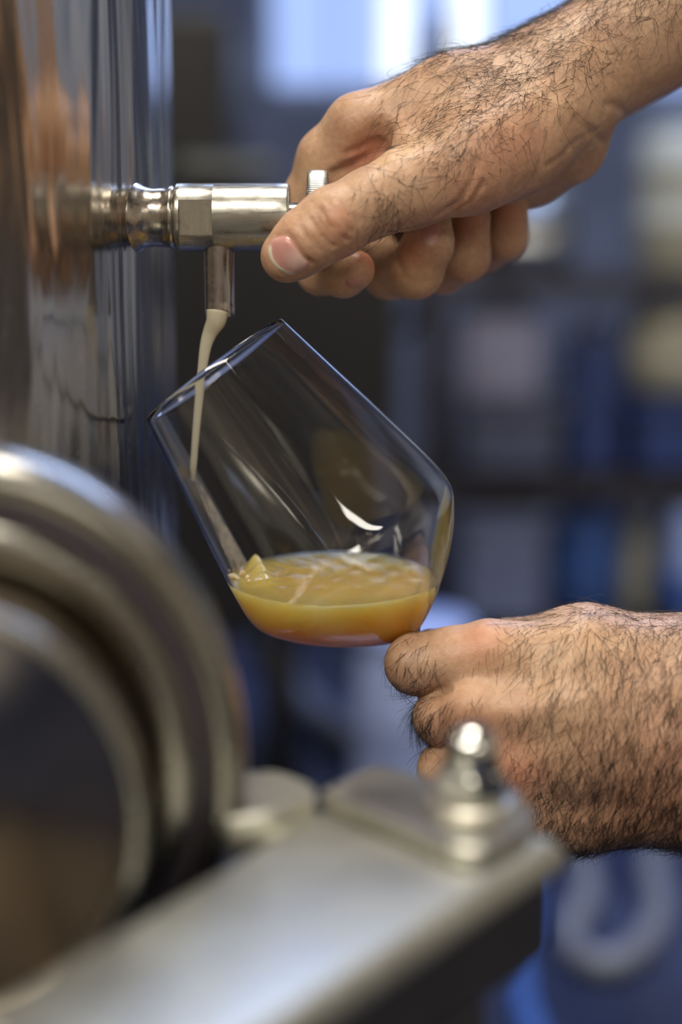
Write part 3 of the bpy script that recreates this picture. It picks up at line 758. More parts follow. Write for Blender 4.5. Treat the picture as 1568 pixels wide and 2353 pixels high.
# ------------------------------------------------------------------ hands (signed distance field -> one continuous mesh each)
def P(sx, sy, z):
    k = 1 + z / F
    return np.array([784 + (sx - 784) * k, 1176.5 + (sy - 1176.5) * k, z])
class Field:
    def __init__(s, lo, hi, h):
        s.lo = np.array(lo, float); s.h = h
        s.n = np.ceil((np.array(hi) - s.lo) / h).astype(int) + 1
        s.ax = [(s.lo[i] + h * np.arange(s.n[i])).astype(np.float32) for i in range(3)]
        s.D = None
    def blank(s): return np.full(s.n, 1e3, np.float32)
    def sub(s, lo, hi):
        i0 = np.maximum(np.floor((np.array(lo) - s.lo) / s.h).astype(int), 0)
        i1 = np.minimum(np.ceil((np.array(hi) - s.lo) / s.h).astype(int) + 1, s.n)
        return tuple(slice(a, max(a, b)) for a, b in zip(i0, i1))
    def grids(s, sl):
        return np.meshgrid(*[s.ax[i][sl[i]] for i in range(3)], indexing='ij', sparse=True)
    def cone(s, D, a, b, ra, rb, k):
        m = k + 14
        sl = s.sub(np.minimum(a - ra, b - rb) - m, np.maximum(a + ra, b + rb) + m)
        if any(x.stop <= x.start for x in sl): return
        X, Y, Z = s.grids(sl)
        ba = b - a; L2 = float(ba @ ba) + 1e-6
        t = ((X - a[0]) * ba[0] + (Y - a[1]) * ba[1] + (Z - a[2]) * ba[2]) / L2
        t = np.clip(t, 0, 1)
        d = np.sqrt((X - a[0] - t * ba[0]) ** 2 + (Y - a[1] - t * ba[1]) ** 2 + (Z - a[2] - t * ba[2]) ** 2) - (ra + (rb - ra) * t)
        D[sl] = smin(D[sl], d, k)
    def chain(s, D, pts, k):
        for (p, q) in zip(pts[:-1], pts[1:]):
            s.cone(D, P(*p[:3]), P(*q[:3]), p[3] * (1 + p[2] / F), q[3] * (1 + q[2] / F), k)
    def at(s, p):
        q = (np.asarray(p, float) - s.lo) / s.h
        q = np.clip(q, 0, s.n - 1.001); i = np.floor(q).astype(int); f = q - i
        r = 0
        for dx in (0, 1):
            for dy in (0, 1):
                for dz in (0, 1):
                    wgt = (f[..., 0] if dx else 1 - f[..., 0]) * (f[..., 1] if dy else 1 - f[..., 1]) * (f[..., 2] if dz else 1 - f[..., 2])
                    r = r + wgt * s.D[i[..., 0] + dx, i[..., 1] + dy, i[..., 2] + dz]
        return r
    def hit(s, sx, sy, zmin=None):
        """front surface point under pixel (sx, sy)"""
        zs = np.arange(s.lo[2] if zmin is None else zmin, s.ax[2][-1], 2.0)
        k = 1 + zs / F
        pts = np.stack([784 + (sx - 784) * k, 1176.5 + (sy - 1176.5) * k, zs], -1)
        d = s.at(pts); i = np.argmax(d < 0)
        if d[i] >= 0: i = int(np.argmin(d)); return pts[i]
        if i == 0: return pts[0]
        t = d[i - 1] / (d[i - 1] - d[i]); return pts[i - 1] * (1 - t) + pts[i] * t
    def dent(s, a, b, width, depth):
        """groove (depth>0) or ridge (depth<0) along a segment lying on the surface"""
        m = width * 3
        sl = s.sub(np.minimum(a, b) - m, np.maximum(a, b) + m)
        if any(x.stop <= x.start for x in sl): return
        X, Y, Z = s.grids(sl); ba = b - a; L2 = float(ba @ ba) + 1e-6
        t = np.clip(((X - a[0]) * ba[0] + (Y - a[1]) * ba[1] + (Z - a[2]) * ba[2]) / L2, 0, 1)
        d2 = (X - a[0] - t * ba[0]) ** 2 + (Y - a[1] - t * ba[1]) ** 2 + (Z - a[2] - t * ba[2]) ** 2
        return sl, (depth * np.exp(-d2 / width ** 2)).astype(np.float32)
    def line(s, scr, width, depth):
        pts = [s.hit(*p) for p in scr]
        acc = {}
        lo = np.min(pts, 0) - width * 3; hi = np.max(pts, 0) + width * 3
        sl = s.sub(lo, hi); X, Y, Z = s.grids(sl); best = None
        for a, b in zip(pts[:-1], pts[1:]):
            ba = b - a; L2 = float(ba @ ba) + 1e-6
            t = np.clip(((X - a[0]) * ba[0] + (Y - a[1]) * ba[1] + (Z - a[2]) * ba[2]) / L2, 0, 1)
            d2 = (X - a[0] - t * ba[0]) ** 2 + (Y - a[1] - t * ba[1]) ** 2 + (Z - a[2] - t * ba[2]) ** 2
            best = d2 if best is None else np.minimum(best, d2)
        s.D[sl] += (depth * np.exp(-best / width ** 2)).astype(np.float32)
    def blob(s, sx, sy, rad, depth, dz=0):
        a = s.hit(sx, sy); a = a + np.array([0, 0, dz])
        sl = s.sub(a - 3 * rad, a + 3 * rad); X, Y, Z = s.grids(sl)
        s.D[sl] += (depth * np.exp(-((X - a[0]) ** 2 + (Y - a[1]) ** 2 + (Z - a[2]) ** 2) / rad ** 2)).astype(np.float32)
    def mesh(s):
        D = s.D; nx, ny, nz = D.shape; ins = D < 0
        cnt = np.zeros((nx - 1, ny - 1, nz - 1), np.int8)
        for dx in (0, 1):
            for dy in (0, 1):
                for dz in (0, 1):
                    cnt += ins[dx:nx - 1 + dx, dy:ny - 1 + dy, dz:nz - 1 + dz]
        act = (cnt > 0) & (cnt < 8); idx = np.full(act.shape, -1, np.int64)
        ii = np.argwhere(act); idx[act] = np.arange(len(ii))
        acc = np.zeros((len(ii), 3)); wsum = np.zeros(len(ii))
        cor = [(a, b, c) for a in (0, 1) for b in (0, 1) for c in (0, 1)]
        val = {c: D[ii[:, 0] + c[0], ii[:, 1] + c[1], ii[:, 2] + c[2]] for c in cor}
        for c in cor:
            for d in range(3):
                if c[d] == 0:
                    c2 = list(c); c2[d] = 1; c2 = tuple(c2)
                    v0, v1 = val[c], val[c2]; m = (v0 < 0) != (v1 < 0)
                    t = np.where(m, v0 / np.where(v0 == v1, 1, v0 - v1), 0)
                    p = np.array(c, float)[None] + 0 * acc; p[:, d] = t
                    acc += p * m[:, None]; wsum += m
        vert = s.lo + s.h * (ii + acc / wsum[:, None])
        quads = []
        for d in range(3):
            a, b = [x for x in range(3) if x != d]
            if d == 1: a, b = b, a
            sl0 = [slice(0, -1)] * 3; 
            A = ins
            lo_ = [slice(1, n - 1) for n in D.shape]; lo_[d] = slice(0, D.shape[d] - 1)
            hi_ = list(lo_); hi_[d] = slice(1, D.shape[d])
            ch = ins[tuple(lo_)] != ins[tuple(hi_)]
            e = np.argwhere(ch); off = np.ones(3, int); off[d] = 0; e = e + off
            flip = ins[e[:, 0], e[:, 1], e[:, 2]]
            def cell(da, db):
                q = e.copy(); q[:, a] += da; q[:, b] += db; return idx[q[:, 0], q[:, 1], q[:, 2]]
            q = np.stack([cell(-1, -1), cell(0, -1), cell(0, 0), cell(-1, 0)], 1)
            q[~flip] = q[~flip][:, ::-1]
            quads.append(q)
        return vert, np.concatenate(quads)
def smin(a, b, k):
    if k <= 0: return np.minimum(a, b)
    h = np.maximum(k - np.abs(a - b), 0) / k
    return np.minimum(a, b) - h * h * k * 0.25
def relax(v, q, it=3, lam=0.5):
    e = np.concatenate([q[:, [0, 1]], q[:, [1, 2]], q[:, [2, 3]], q[:, [3, 0]]])
    e = np.concatenate([e, e[:, ::-1]])
    n = len(v); deg = np.bincount(e[:, 0], minlength=n)[:, None]
    for i in range(it):
        for l in (lam, -lam * 1.04):
            s = np.stack([np.bincount(e[:, 0], weights=v[e[:, 1], c], minlength=n) for c in range(3)], 1) / deg
            v = v + l * (s - v)
    return v
RM = np.array([list(RIGHT), list(-UP), list(FWD)])      # rows: image x, image y, depth
def to_world(p):
    q = np.asarray(p, float).copy(); q[..., 0] -= 784; q[..., 1] -= 1176.5; q[..., 2] += F
    return np.array(CAM) + U * (q @ RM)
def screen(p):
    k = 1 + p[..., 2] / F
    return np.stack([784 + (p[..., 0] - 784) / k, 1176.5 + (p[..., 1] - 1176.5) / k], -1)
def vnormals(v, q):
    n = np.cross(v[q[:, 2]] - v[q[:, 0]], v[q[:, 3]] - v[q[:, 1]])
    out = np.zeros_like(v)
    for c in range(4):
        for d in range(3): out[:, d] += np.bincount(q[:, c], weights=n[:, d], minlength=len(v))
    return out / (np.linalg.norm(out, axis=1, keepdims=True) + 1e-9)

def skin_mat():
    m, nt, b = nmat('skin')
    v = coords(nt)
    n1 = node(nt, 'ShaderNodeTexNoise', Scale=70.0, Detail=5.0, Roughness=0.6); nt.links.new(v, n1.inputs['Vector'])
    n2 = node(nt, 'ShaderNodeTexNoise', Scale=420.0, Detail=4.0, Roughness=0.6); nt.links.new(v, n2.inputs['Vector'])
    col = ramp(nt, n1.outputs[0], [(0.3, (0.46, 0.27, 0.165)), (0.55, (0.55, 0.345, 0.215)), (0.75, (0.60, 0.40, 0.265))])
    fine = ramp(nt, n2.outputs[0], [(0.35, (0.86, 0.83, 0.80)), (0.65, (1.05, 1.05, 1.05))])
    col = mixc(nt, 1.0, col, fine, 'MULTIPLY')
    at = nt.nodes.new('ShaderNodeAttribute'); at.attribute_name = 'tint'
    sep = nt.nodes.new('ShaderNodeSeparateColor'); nt.links.new(at.outputs['Color'], sep.inputs[0])
    col = mixc(nt, sep.outputs[0], col, (0.62, 0.20, 0.12, 1))
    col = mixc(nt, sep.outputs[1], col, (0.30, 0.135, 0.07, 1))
    col = mixc(nt, sep.outputs[2], col, (0.74, 0.48, 0.27, 1))
    nt.links.new(col, b.inputs['Base Color'])
    b.inputs['Subsurface Weight'].default_value = 0.22; b.inputs['Subsurface Radius'].default_value = (1.0, 0.36, 0.2); b.inputs['Subsurface Scale'].default_value = 0.004
    b.inputs['Roughness'].default_value = 0.46; b.inputs['Specular IOR Level'].default_value = 0.42
    vo = node(nt, 'ShaderNodeTexVoronoi', Scale=1100.0); nt.links.new(v, vo.inputs['Vector'])
    h = mathn(nt, 'ADD', mathn(nt, 'MULTIPLY', vo.outputs[0], 0.5), n2.outputs[0])
    bump(nt, h, b, 0.28, 0.00045)
    return m
SKIN = skin_mat()
def nail_mat():
    m, nt, b = nmat('fingernail')
    at = nt.nodes.new('ShaderNodeAttribute'); at.attribute_name = 'tint'
    sep = nt.nodes.new('ShaderNodeSeparateColor'); nt.links.new(at.outputs['Color'], sep.inputs[0])
    col = mixc(nt, sep.outputs[0], (0.56, 0.27, 0.225, 1), (0.86, 0.76, 0.58, 1))
    col = mixc(nt, sep.outputs[1], col, (0.66, 0.46, 0.38, 1))
    nt.links.new(col, b.inputs['Base Color']); b.inputs['Roughness'].default_value = 0.28
    b.inputs['Subsurface Weight'].default_value = 0.2; b.inputs['Subsurface Radius'].default_value = (1, .4, .3); b.inputs['Subsurface Scale'].default_value = 0.002
    return m
NAIL = nail_mat()
HAIR, nt_, b_ = nmat('dark_hair'); b_.inputs['Base Color'].default_value = (0.020, 0.012, 0.008, 1); b_.inputs['Roughness'].default_value = 0.42

def set_tint(me, arr):
    ca = me.color_attributes.new('tint', 'FLOAT_COLOR', 'POINT')
    a = np.ones((len(me.vertices), 4), np.float32); a[:, :3] = np.clip(arr, 0, 1); ca.data.foreach_set('color', a.ravel())
def skin_obj(name, fld, parent, tints, origin):
    v, q = fld.mesh(); v = relax(v, q, 2); nrm = vnormals(v, q)
    tint = np.zeros((len(v), 3)); 
    for ch, sx, sy, rad, amt in tints:
        c = fld.hit(sx, sy); d2 = ((v - c) ** 2).sum(1); tint[:, ch] += amt * np.exp(-d2 / rad ** 2)
    o = obj(name, to_world(v), q, SKIN, parent)
    set_tint(o.data, tint)
    return o, v, q, nrm
def nail_obj(fld, outline, parent, lift=3.0, white=None, lun=None, n=26, bulge=5.0):
    """nail plate over a screen outline, following the finger surface"""
    P2 = np.array(outline, float); c = P2.mean(0)
    # resample the outline
    M = 48; d = np.r_[0, np.cumsum(np.linalg.norm(np.diff(np.r_[P2, P2[:1]], axis=0), axis=1))]
    tt = np.linspace(0, d[-1], M, endpoint=False); PP = np.r_[P2, P2[:1]]
    B = np.stack([np.interp(tt, d, PP[:, 0]), np.interp(tt, d, PP[:, 1])], 1)
    for _ in range(2): B = 0.5 * B + 0.25 * (np.roll(B, 1, 0) + np.roll(B, -1, 0))
    rings = 11; V = []; T = []
    for k in range(rings):
        s = 1 - k / (rings - 1) * 0.995
        for b in B:
            p2 = c + (b - c) * s; h = fld.hit(*p2)
            g = np.array([(fld.at(h + e) - fld.at(h - e)) for e in np.eye(3) * 6]); g /= np.linalg.norm(g) + 1e-9
            edge = min(1, (1 - s) * 6)
            V.append(h + g * (lift * edge - 0.3 * (1 - edge) + bulge * (1 - s * s) * 0.5))
            wv = 0
            if white is not None:
                e = (b - c) / np.linalg.norm(b - c); wdir = np.array(white) / np.linalg.norm(white)
                wv = max(0, min(1, ((e @ wdir) - 0.25) * 4)) * (1 if s > 0.80 else 0)
            lv_ = 0
            if lun is not None: lv_ = math.exp(-((p2[0] - lun[0]) ** 2 + (p2[1] - lun[1]) ** 2) / lun[2] ** 2)
            T.append((wv, lv_, 0))
    Fq = []
    for k in range(rings - 1):
        for j in range(M):
            j2 = (j + 1) % M; Fq.append((k * M + j, k * M + j2, (k + 1) * M + j2, (k + 1) * M + j))
    o = obj('fingernail', to_world(np.array(V)), Fq, NAIL, parent); fix(o); set_tint(o.data, np.array(T)); return o
def hair_obj(v, q, nrm, parent, n, weight, flow, length, lift, rad=0.55, curl=0.5, seg=6, spread=0.5):
    """strands rooted on the skin; weight(screen, normal, point)->density, flow(screen, point)->direction"""
    ctr = v[q].mean(1); fn = nrm[q].mean(1); fn /= np.linalg.norm(fn, axis=1, keepdims=True) + 1e-9
    area_ = np.linalg.norm(np.cross(v[q[:, 2]] - v[q[:, 0]], v[q[:, 3]] - v[q[:, 1]]), axis=1)
    scn = screen(ctr); wv = weight(scn, fn, ctr) * area_; wv = np.maximum(wv, 0)
    if wv.sum() <= 0: return
    pick = rng.choice(len(q), n, p=wv / wv.sum())
    a, b = rng.random(n)[:, None], rng.random(n)[:, None]
    qq = q[pick]; root = (v[qq[:, 0]] * (1 - a) + v[qq[:, 1]] * a) * (1 - b) + (v[qq[:, 3]] * (1 - a) + v[qq[:, 2]] * a) * b
    nn = fn[pick]; fl_ = flow(screen(root), root)
    fl_ = fl_ + spread * rng.normal(size=(n, 3)); fl_ -= (fl_ * nn).sum(1, keepdims=True) * nn
    fl_ /= np.linalg.norm(fl_, axis=1, keepdims=True) + 1e-9
    side = np.cross(nn, fl_)
    L = (length[0] + (length[1] - length[0]) * rng.random(n) ** 1.5)[:, None]
    lf = (lift[0] + (lift[1] - lift[0]) * rng.random(n))[:, None]
    cu = (curl * rng.normal(size=n))[:, None]
    s = np.linspace(0, 1, seg)
    pts = np.stack([root - nn * 1.5 + fl_ * L * (t - 0.12 * cu ** 2 * t * t) + side * L * cu * t * t * 0.6 + nn * L * (lf * t - lf * 0.75 * t * t) for t in s], 1)
    tan = np.gradient(pts, axis=1); tan /= np.linalg.norm(tan, axis=2, keepdims=True) + 1e-9
    e1 = np.cross(tan, nn[:, None, :]); e1 /= np.linalg.norm(e1, axis=2, keepdims=True) + 1e-9
    e2 = np.cross(tan, e1)
    r = (rad * (0.75 + 0.5 * rng.random(n)))[:, None, None] * np.linspace(1, 0.25, seg)[None, :, None]
    rings = [pts + r * (math.cos(t) * e1 + math.sin(t) * e2) for t in (0, 2.094, 4.189)]
    V = np.stack(rings, 2).reshape(-1, 3)
    base_i = (np.arange(n) * seg * 3)[:, None]
    loc = []
    for i in range(seg - 1):
        for j in range(3):
            j2 = (j + 1) % 3; loc.append([i * 3 + j, i * 3 + j2, (i + 1) * 3 + j2, (i + 1) * 3 + j])
    loc = np.array(loc).reshape(-1)
    Fq = (base_i + loc[None]).reshape(-1, 4)
    o = obj('hair', to_world(V), Fq, HAIR, parent); o['kind'] = 'stuff'; return o
def inpoly(p, poly):
    x, y = p[:, 0], p[:, 1]; r = np.zeros(len(p), bool); n = len(poly)
    for i in range(n):
        x0, y0 = poly[i]; x1, y1 = poly[(i + 1) % n]
        c = ((y0 > y) != (y1 > y)) & (x < (x1 - x0) * (y - y0) / (y1 - y0 + 1e-9) + x0); r ^= c
    return r
def softpt(p, sx, sy, rad): return np.exp(-((p[:, 0] - sx) ** 2 + (p[:, 1] - sy) ** 2) / rad ** 2)

person = empty('person', W(1700, 1000, 100)); tag(person, 'bare hairy forearms, one hand turning the tap, the other holding the glass', 'person')

# ---- upper (right) hand on the tap knob
H = 4.6
f = Field((560, -420, -280), (2040, 720, 560), H)
palm = f.blank()
K = 55
f.chain(palm, [(1290, 190, 110, 135), (1650, -40, 150, 165), (2060, -300, 220, 225)], K)
f.chain(palm, [(1300, 205, 230, 125), (1650, -30, 290, 155), (2060, -290, 360, 210)], K)
f.chain(palm, [(1290, 190, 110, 132), (1050, 245, 70, 110), (835, 305, 70, 86)], K)
f.chain(palm, [(1290, 180, 190, 118), (865, 290, 190, 82)], K)
f.chain(palm, [(1290, 200, 260, 110), (915, 312, 300, 78)], K)
f.chain(palm, [(1290, 230, 300, 100), (985, 342, 400, 72)], K)
f.chain(palm, [(1300, 235, 60, 112), (1180, 325, -10, 115), (1080, 375, -60, 105), (950, 430, -110, 86)], K)
f.chain(palm, [(1305, 335, 170, 90), (1220, 385, 270, 78), (1080, 420, 330, 80)], K)
f.chain(palm, [(1160, 380, 130, 90), (1000, 390, 200, 85)], K)
f.chain(palm, [(945, 345, -10, 66), (1060, 310, 10, 88), (1180, 260, 40, 100)], 45)
th = f.blank()
f.chain(th, [(950, 430, -110, 87), (905, 446, -130, 81), (850, 468, -150, 77), (765, 512, -165, 79), (705, 552, -162, 71), (668, 583, -150, 60), (655, 592, -146, 53)], 22)
ix = f.blank()
f.chain(ix, [(835, 305, 70, 86), (760, 370, 115, 76), (708, 465, 165, 60), (722, 545, 140, 55), (738, 620, 85, 55), (790, 628, 20, 52), (816, 620, -10, 46)], 22)
mf = f.blank()
f.chain(mf, [(865, 290, 190, 82), (790, 480, 290, 62), (895, 628, 185, 57), (955, 622, 100, 62), (985, 560, 60, 56), (990, 510, 50, 48)], 22)
rf = f.blank()
f.chain(rf, [(915, 312, 300, 78), (900, 490, 400, 58), (1020, 618, 270, 54), (1068, 590, 185, 56), (1078, 500, 150, 50)], 22)
lf = f.blank()
f.chain(lf, [(985, 342, 400, 72), (1010, 490, 470, 52), (1115, 572, 340, 50), (1158, 545, 265, 53), (1166, 480, 235, 49)], 22)
D = smin(palm, ix, 26); D = smin(D, mf, 9); D = smin(D, rf, 7); D = smin(D, lf, 7); D = smin(D, th, 34)
f.D = D
# folds: web between thumb and index, thumb-joint creases, wrist and palm folds
f.blob(868, 328, 34, 46); f.blob(835, 348, 40, 14)
f.line([(878, 342), (845, 362), (800, 386), (770, 400)], 13, 15)
f.line([(897, 362), (905, 335), (935, 312)], 16, -5); f.line([(893, 318), (870, 306), (845, 312)], 10, -4)
f.line([(800, 352), (850, 332), (884, 325)], 10, 5)
f.line([(1010, 495), (1060, 462), (1085, 420), (1095, 370)], 9, 9)
f.line([(1040, 492), (1080, 465), (1108, 425)], 8, 6); f.line([(1065, 480), (1085, 440), (1092, 400)], 9, -4)
f.line([(1390, 332), (1345, 290), (1330, 270)], 10, 6)
f.line([(1452, 268), (1420, 245), (1395, 240)], 11, 6)
f.line([(1260, 380), (1320, 330), (1370, 300)], 9, 4)
f.line([(715, 505), (738, 540), (765, 565)], 6, 4); f.line([(735, 478), (760, 520), (800, 552)], 6, 5)
f.line([(752, 462), (785, 505), (808, 530)], 6, 4); f.line([(690, 520), (705, 545), (735, 575)], 6, 2.5)
f.blob(762, 520, 40, -5); f.blob(790, 500, 30, -3)
f.line([(718, 462), (730, 500), (760, 545)], 6, 3); f.line([(775, 458), (805, 495), (825, 512)], 6, 2.5)
f.line([(912, 520), (916, 545), (935, 560)], 8, 4); f.line([(930, 640), (960, 652), (1000, 640)], 8, 3)
f.line([(1035, 560), (1070, 572), (1105, 560)], 7, 3); f.line([(1130, 545), (1160, 560), (1195, 545)], 7, 3)
f.line([(1160, 318), (1185, 380), (1180, 440)], 12, 3); f.line([(1225, 300), (1245, 360), (1225, 420)], 12, 4); f.line([(1290, 280), (1310, 330), (1290, 380)], 12, 3)
NAIL1 = [(651, 541), (633, 545), (619, 554), (614, 575), (621, 599), (638, 620), (663, 633), (684, 631), (703, 622), (714, 604), (702, 596), (685, 572), (673, 553), (660, 540)]
f.line(NAIL1[9:] + NAIL1[:2], 7, 4.5); f.line(NAIL1[7:11], 7, 3.5)
f.line([(905, 560), (908, 590), (925, 620)], 7, 5)
f.blob(775, 245, 50, -6)
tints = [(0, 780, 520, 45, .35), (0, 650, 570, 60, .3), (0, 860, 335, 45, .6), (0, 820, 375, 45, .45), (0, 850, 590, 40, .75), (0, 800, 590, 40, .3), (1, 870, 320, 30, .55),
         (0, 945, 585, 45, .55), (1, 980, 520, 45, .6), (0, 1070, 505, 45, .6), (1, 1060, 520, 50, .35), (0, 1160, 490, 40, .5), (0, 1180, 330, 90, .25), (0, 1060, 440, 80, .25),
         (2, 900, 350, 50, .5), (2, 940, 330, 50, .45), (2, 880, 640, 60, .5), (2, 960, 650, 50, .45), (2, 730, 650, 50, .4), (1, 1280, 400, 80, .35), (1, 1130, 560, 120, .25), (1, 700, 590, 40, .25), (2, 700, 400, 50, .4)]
arm1, v1, q1, n1 = skin_obj('arm', f, person, tints, None)
arm1['label'] = 'hairy right hand and forearm gripping the tap knob'
nail_obj(f, NAIL1, arm1, white=(-0.75, 0.66), lun=(684, 596, 22))
Dall = f.D; f.D = mf
nail_obj(f, [(967, 490), (964, 530), (972, 557), (990, 566), (1006, 558), (1011, 530), (1010, 490), (990, 484)], arm1, lift=2, lun=(990, 560, 12), bulge=3)
f.D = Dall
nail_obj(f, [(793, 645), (805, 660), (825, 655), (842, 640), (836, 634), (812, 640)], arm1, lift=1.5, bulge=2)
ARMDIR1 = P(1650, -40, 200) - P(1100, 230, 150); ARMDIR1 /= np.linalg.norm(ARMDIR1)
def w1(s, n, p):
    x, y = s[:, 0], s[:, 1]
    # dorsal side of forearm, fading over the back of the hand
    t = np.clip((x - 860) / 350, 0.0, 1) ** 1.2
    edge = -0.52 * (x - 1000) + 430
    dors = np.clip((470 - 0.62 * (x - 1000) - y) / 120, 0, 1)
    back = np.clip(0.35 - n[:, 2] * 0.0 - n[:, 1], 0, 1)
    wv = (0.15 + t) * dors * (0.35 + back)
    wv *= np.where(x < 850, 0.0, 1)
    wv += 1.3 * softpt(s, 885, 472, 46) * (n[:, 2] < 0.2)
    wv += 0.8 * softpt(s, 1050, 350, 60) * (n[:, 2] < 0.2)
    return wv
def fl1(s, p):
    d = np.tile(-ARMDIR1 * 0.8 + np.array([0.0, 0.55, -0.15]), (len(s), 1))
    th_ = (softpt(s, 885, 472, 70) > .2)[:, None]
    d = np.where(th_, np.array([[-0.1, 1.0, 0.0]]), d)
    return d
hair_obj(v1, q1, n1, arm1, 8500, w1, fl1, (25, 120), (0.12, 0.5), rad=0.5, curl=0.8, spread=0.6, seg=7)

# ---- lower (left) hand around the stem
g = Field((840, 1340, -300), (2080, 2010, 230), H)
pm = g.blank(); K = 60
g.chain(pm, [(1125, 1500, -105, 74), (1330, 1520, -120, 92), (1620, 1570, -110, 140), (2070, 1640, -90, 200)], K)
g.chain(pm, [(1090, 1625, -130, 74), (1330, 1640, -150, 92), (1620, 1660, -130, 140)], K)
g.chain(pm, [(1105, 1750, -115, 70), (1330, 1750, -135, 92), (1620, 1740, -120, 140)], K)
g.chain(pm, [(1155, 1848, -80, 64), (1330, 1860, -90, 86), (1620, 1805, -90, 138), (2070, 1780, -70, 190)], K)
g.chain(pm, [(1600, 1545, -30, 125), (1345, 1502, -40, 102), (1170, 1500, 20, 74)], K)
g.chain(pm, [(1200, 1640, -90, 70), (1220, 1790, -80, 70)], K)
ti = g.blank(); g.chain(ti, [(1125, 1500, -105, 74), (1040, 1514, -95, 70), (956, 1526, -75, 67), (960, 1530, 20, 58), (1020, 1545, 95, 52), (1085, 1565, 110, 48)], 24)
tm = g.blank(); g.chain(tm, [(1090, 1625, -130, 74), (1016, 1648, -90, 62), (1025, 1650, 10, 55), (1075, 1650, 95, 50), (1140, 1645, 110, 46)], 24)
tr_ = g.blank(); g.chain(tr_, [(1105, 1750, -115, 70), (1024, 1768, -70, 60), (1035, 1765, 10, 52), (1085, 1755, 90, 48), (1150, 1740, 100, 44)], 24)
tl = g.blank(); g.chain(tl, [(1155, 1848, -80, 64), (1080, 1862, -40, 54), (1085, 1860, 20, 48), (1125, 1850, 90, 43), (1175, 1835, 95, 40)], 24)
tt_ = g.blank(); g.chain(tt_, [(1345, 1502, -20, 92), (1170, 1500, 30, 70), (1060, 1500, 70, 58), (992, 1492, 50, 48)], 24)
D = smin(pm, tt_, 24)
for x, k in ((ti, 18), (tm, 12), (tr_, 12), (tl, 12)): D = smin(D, x, k)
g.D = D
g.blob(1115, 1475, 60, -7); g.blob(1085, 1615, 60, -5)
g.line([(1032, 1588), (1000, 1592), (960, 1600)], 9, 8)
g.line([(1350, 1420), (1320, 1520), (1240, 1620)], 26, -3); g.line([(1560, 1560), (1350, 1600), (1180, 1640)], 30, -4); g.line([(1560, 1700), (1350, 1720), (1180, 1760)], 30, -3)
g.line([(1568, 1490), (1400, 1470), (1250, 1500)], 26, 4)
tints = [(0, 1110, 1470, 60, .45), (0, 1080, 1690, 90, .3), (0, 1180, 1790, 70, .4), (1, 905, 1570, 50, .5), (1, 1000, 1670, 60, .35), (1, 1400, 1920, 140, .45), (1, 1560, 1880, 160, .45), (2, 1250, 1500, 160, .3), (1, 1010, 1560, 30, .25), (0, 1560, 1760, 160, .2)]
arm2, v2, q2, n2 = skin_obj('arm', g, person, tints, None)
arm2['label'] = 'hairy left hand holding the glass stem between fingers'
def w2(s, n, p):
    x, y = s[:, 0], s[:, 1]
    t = np.clip((x - 1060) / 200, 0, 1) * (0.35 + np.clip((x - 1150) / 400, 0, 1) * 0.6 + 0.9 * np.clip((y - 1650) / 220, 0, 1))
    dors = np.clip(0.5 - n[:, 2] * 1.2, 0, 1)
    wv = t * dors
    wv += 0.9 * softpt(s, 960, 1530, 48) * (n[:, 2] < 0.1) * (n[:, 1] < .9)
    wv += 1.6 * softpt(s, 985, 1650, 50) * (n[:, 2] < 0.5)
    return wv
def fl2(s, p):
    d = np.tile(np.array([-0.25, 1.0, 0.0]), (len(s), 1)); return d
hair_obj(v2, q2, n2, arm2, 12000, w2, fl2, (30, 90), (0.08, 0.45), rad=0.46, curl=0.45, spread=0.32)

# ---- the rest of the worker, standing just right of the picture: work shirt, trousers, shoes, head with cap
CLOTH = plain('taupe_work_cloth', (0.42, 0.37, 0.31), 0.85, 0.25, 300, bmp=0.3, bdist=0.001)
TROUS = plain('dark_trouser_cloth', (0.20, 0.17, 0.14), 0.9, 0.25, 300, bmp=0.3, bdist=0.001)
LEATH = plain('black_shoe_leather', (0.015, 0.013, 0.012), 0.4)
def mm(v): return np.array([v[0], v[1], v[2]], float) * 1000
def body(name, lo, hi, h, groups, mat, parent, smooth=3):
    fl = Field(lo, hi, h); D = None
    for k, kg, chains in groups:
        d = fl.blank()
        for ch in chains:
            for a, b in zip(ch[:-1], ch[1:]): fl.cone(d, np.array(a[:3], float), np.array(b[:3], float), a[3], b[3], k)
        D = d if D is None else smin(D, d, kg)
    fl.D = D; v, q = fl.mesh(); v = relax(v, q, smooth)
    return fix(obj(name, v / 1000.0, q, mat, parent))
s1 = mm(W(2220, -385, 310)); s2 = mm(W(2260, 1705, -70))
e1 = mm(W(2620, -560, 380)); e2 = mm(W(2850, 1640, 120))
R_ = (520, 800, 1290); L_ = (520, 440, 1180)
body('shirt', (150, 250, 650), (1000, 1050, 1480), 9.0, [
    (60, 0, [[(*s1, 60), (*e1, 66), (*R_, 88)], [(*s2, 60), (*e2, 66), (*L_, 86)]]),
    (90, 60, [[(*R_, 85), (530, 620, 1245, 105), (*L_, 85)], [(545, 720, 1180, 118), (665, 700, 960, 125), (715, 690, 810, 128)], [(545, 520, 1140, 116), (665, 540, 950, 122), (715, 550, 810, 126)], [(500, 620, 1290, 78), (480, 620, 1330, 62)]])], CLOTH, person)
for a, b, nm in ((s1, e1, 'cuff'), (s2, e2, 'cuff')):
    axc = Vector((b - a)).normalized(); o_ = Vector(a / 1000.0) - axc * .052
    fix(obj(nm, *lathe([(.0, .054), (-.003, .060), (.0, .066), (.02, .069), (.042, .067), (.047, .062), (.04, .056)], o_, axc, 48, closed=True), CLOTH, person))
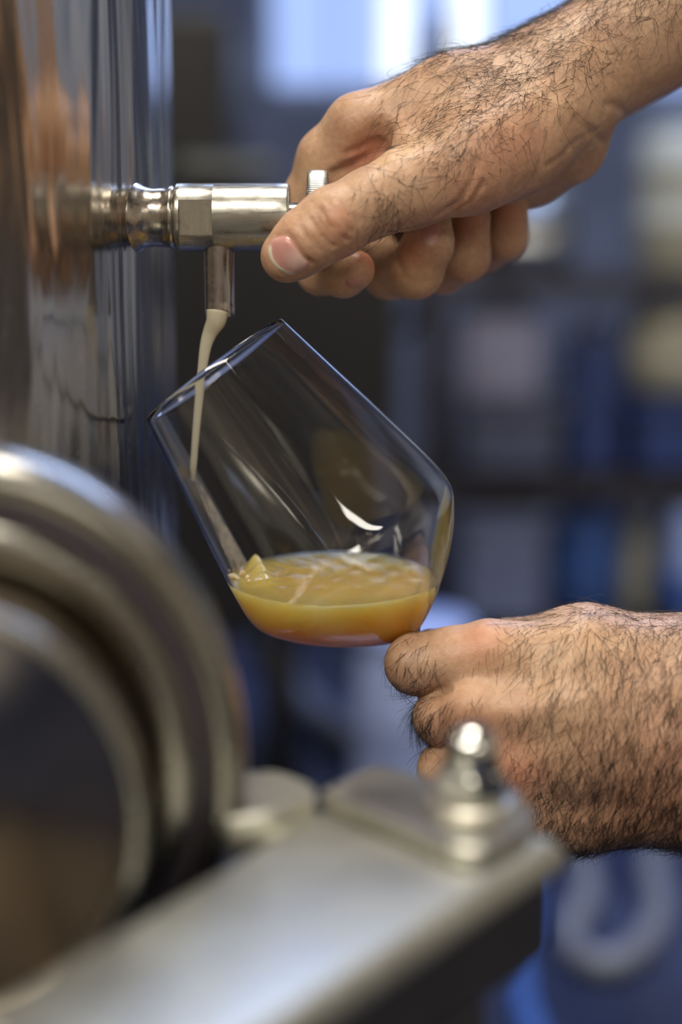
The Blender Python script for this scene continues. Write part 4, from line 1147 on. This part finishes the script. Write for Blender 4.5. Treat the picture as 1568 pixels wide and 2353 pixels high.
body('trousers', (450, 300, 60), (950, 950, 900), 9.0, [
    (70, 0, [[(715, 690, 800, 125), (715, 550, 800, 125)], [(715, 715, 770, 112), (600, 760, 450, 76), (740, 770, 110, 66)], [(715, 530, 770, 112), (600, 480, 450, 76), (740, 470, 110, 66)]])], TROUS, person)
for yy in (770, 470):
    body('shoe', (520, yy - 80, -20), (860, yy + 80, 160), 6.0, [(40, 0, [[(790, yy, 45, 44), (700, yy, 48, 42), (590, yy, 36, 36)], [(770, yy, 60, 48), (760, yy, 110, 46)]])], LEATH, person)
# head: skull, jaw, nose, brow, ears, neck; looking down to the glass on the left
hd = body('head', (250, 480, 1270), (620, 760, 1600), 5.0, [
    (30, 0, [[(490, 620, 1300, 56), (465, 620, 1370, 56)], [(455, 620, 1455, 84), (490, 620, 1470, 86)], [(410, 620, 1420, 66), (395, 620, 1385, 42)]]),
    (10, 14, [[(352, 620, 1440, 10), (330, 620, 1408, 15)], [(362, 600, 1452, 15), (362, 640, 1452, 15)], [(368, 602, 1372, 12), (364, 620, 1370, 13), (368, 638, 1372, 12)],
              [(470, 533, 1440, 14), (478, 530, 1412, 11)], [(470, 707, 1440, 14), (478, 710, 1412, 11)]])], SKIN, person)
set_tint(hd.data, np.zeros((len(hd.data.vertices), 3)))
EYE = plain('eye_white', (0.75, 0.72, 0.68), 0.2, 0.05); LIP = plain('lip_skin', (0.42, 0.17, 0.13), 0.5)
for sg in (-1, 1):
    pr = [(-.011 * math.cos(x), .011 * math.sin(x) + 1e-6) for x in np.linspace(0, math.pi, 10)]
    ey = obj('eye', *lathe(pr, (.358, .62 + sg * .031, 1.433), (-1, 0, 0), 20), EYE, hd)
    obj('iris', *lathe([(.0095, .005), (.0115, .0045), (.0118, .001)], (.358, .62 + sg * .031, 1.433), (-1, 0, -.2), 16, cap1=True), HAIR, hd)
obj('mouth', *tube(spline([(.360, .594, 1.374), (.352, .608, 1.377), (.349, .62, 1.375), (.352, .632, 1.377), (.360, .646, 1.374)], 4), .005, 8), LIP, hd)
body('cap', (250, 500, 1430), (620, 740, 1600), 5.0, [
    (20, 0, [[(452, 620, 1478, 92), (492, 620, 1482, 93)]]), (10, 20, [[(345, 585, 1498, 10), (345, 655, 1498, 10)], [(375, 565, 1504, 12), (375, 675, 1504, 12)]])], TROUS, person)
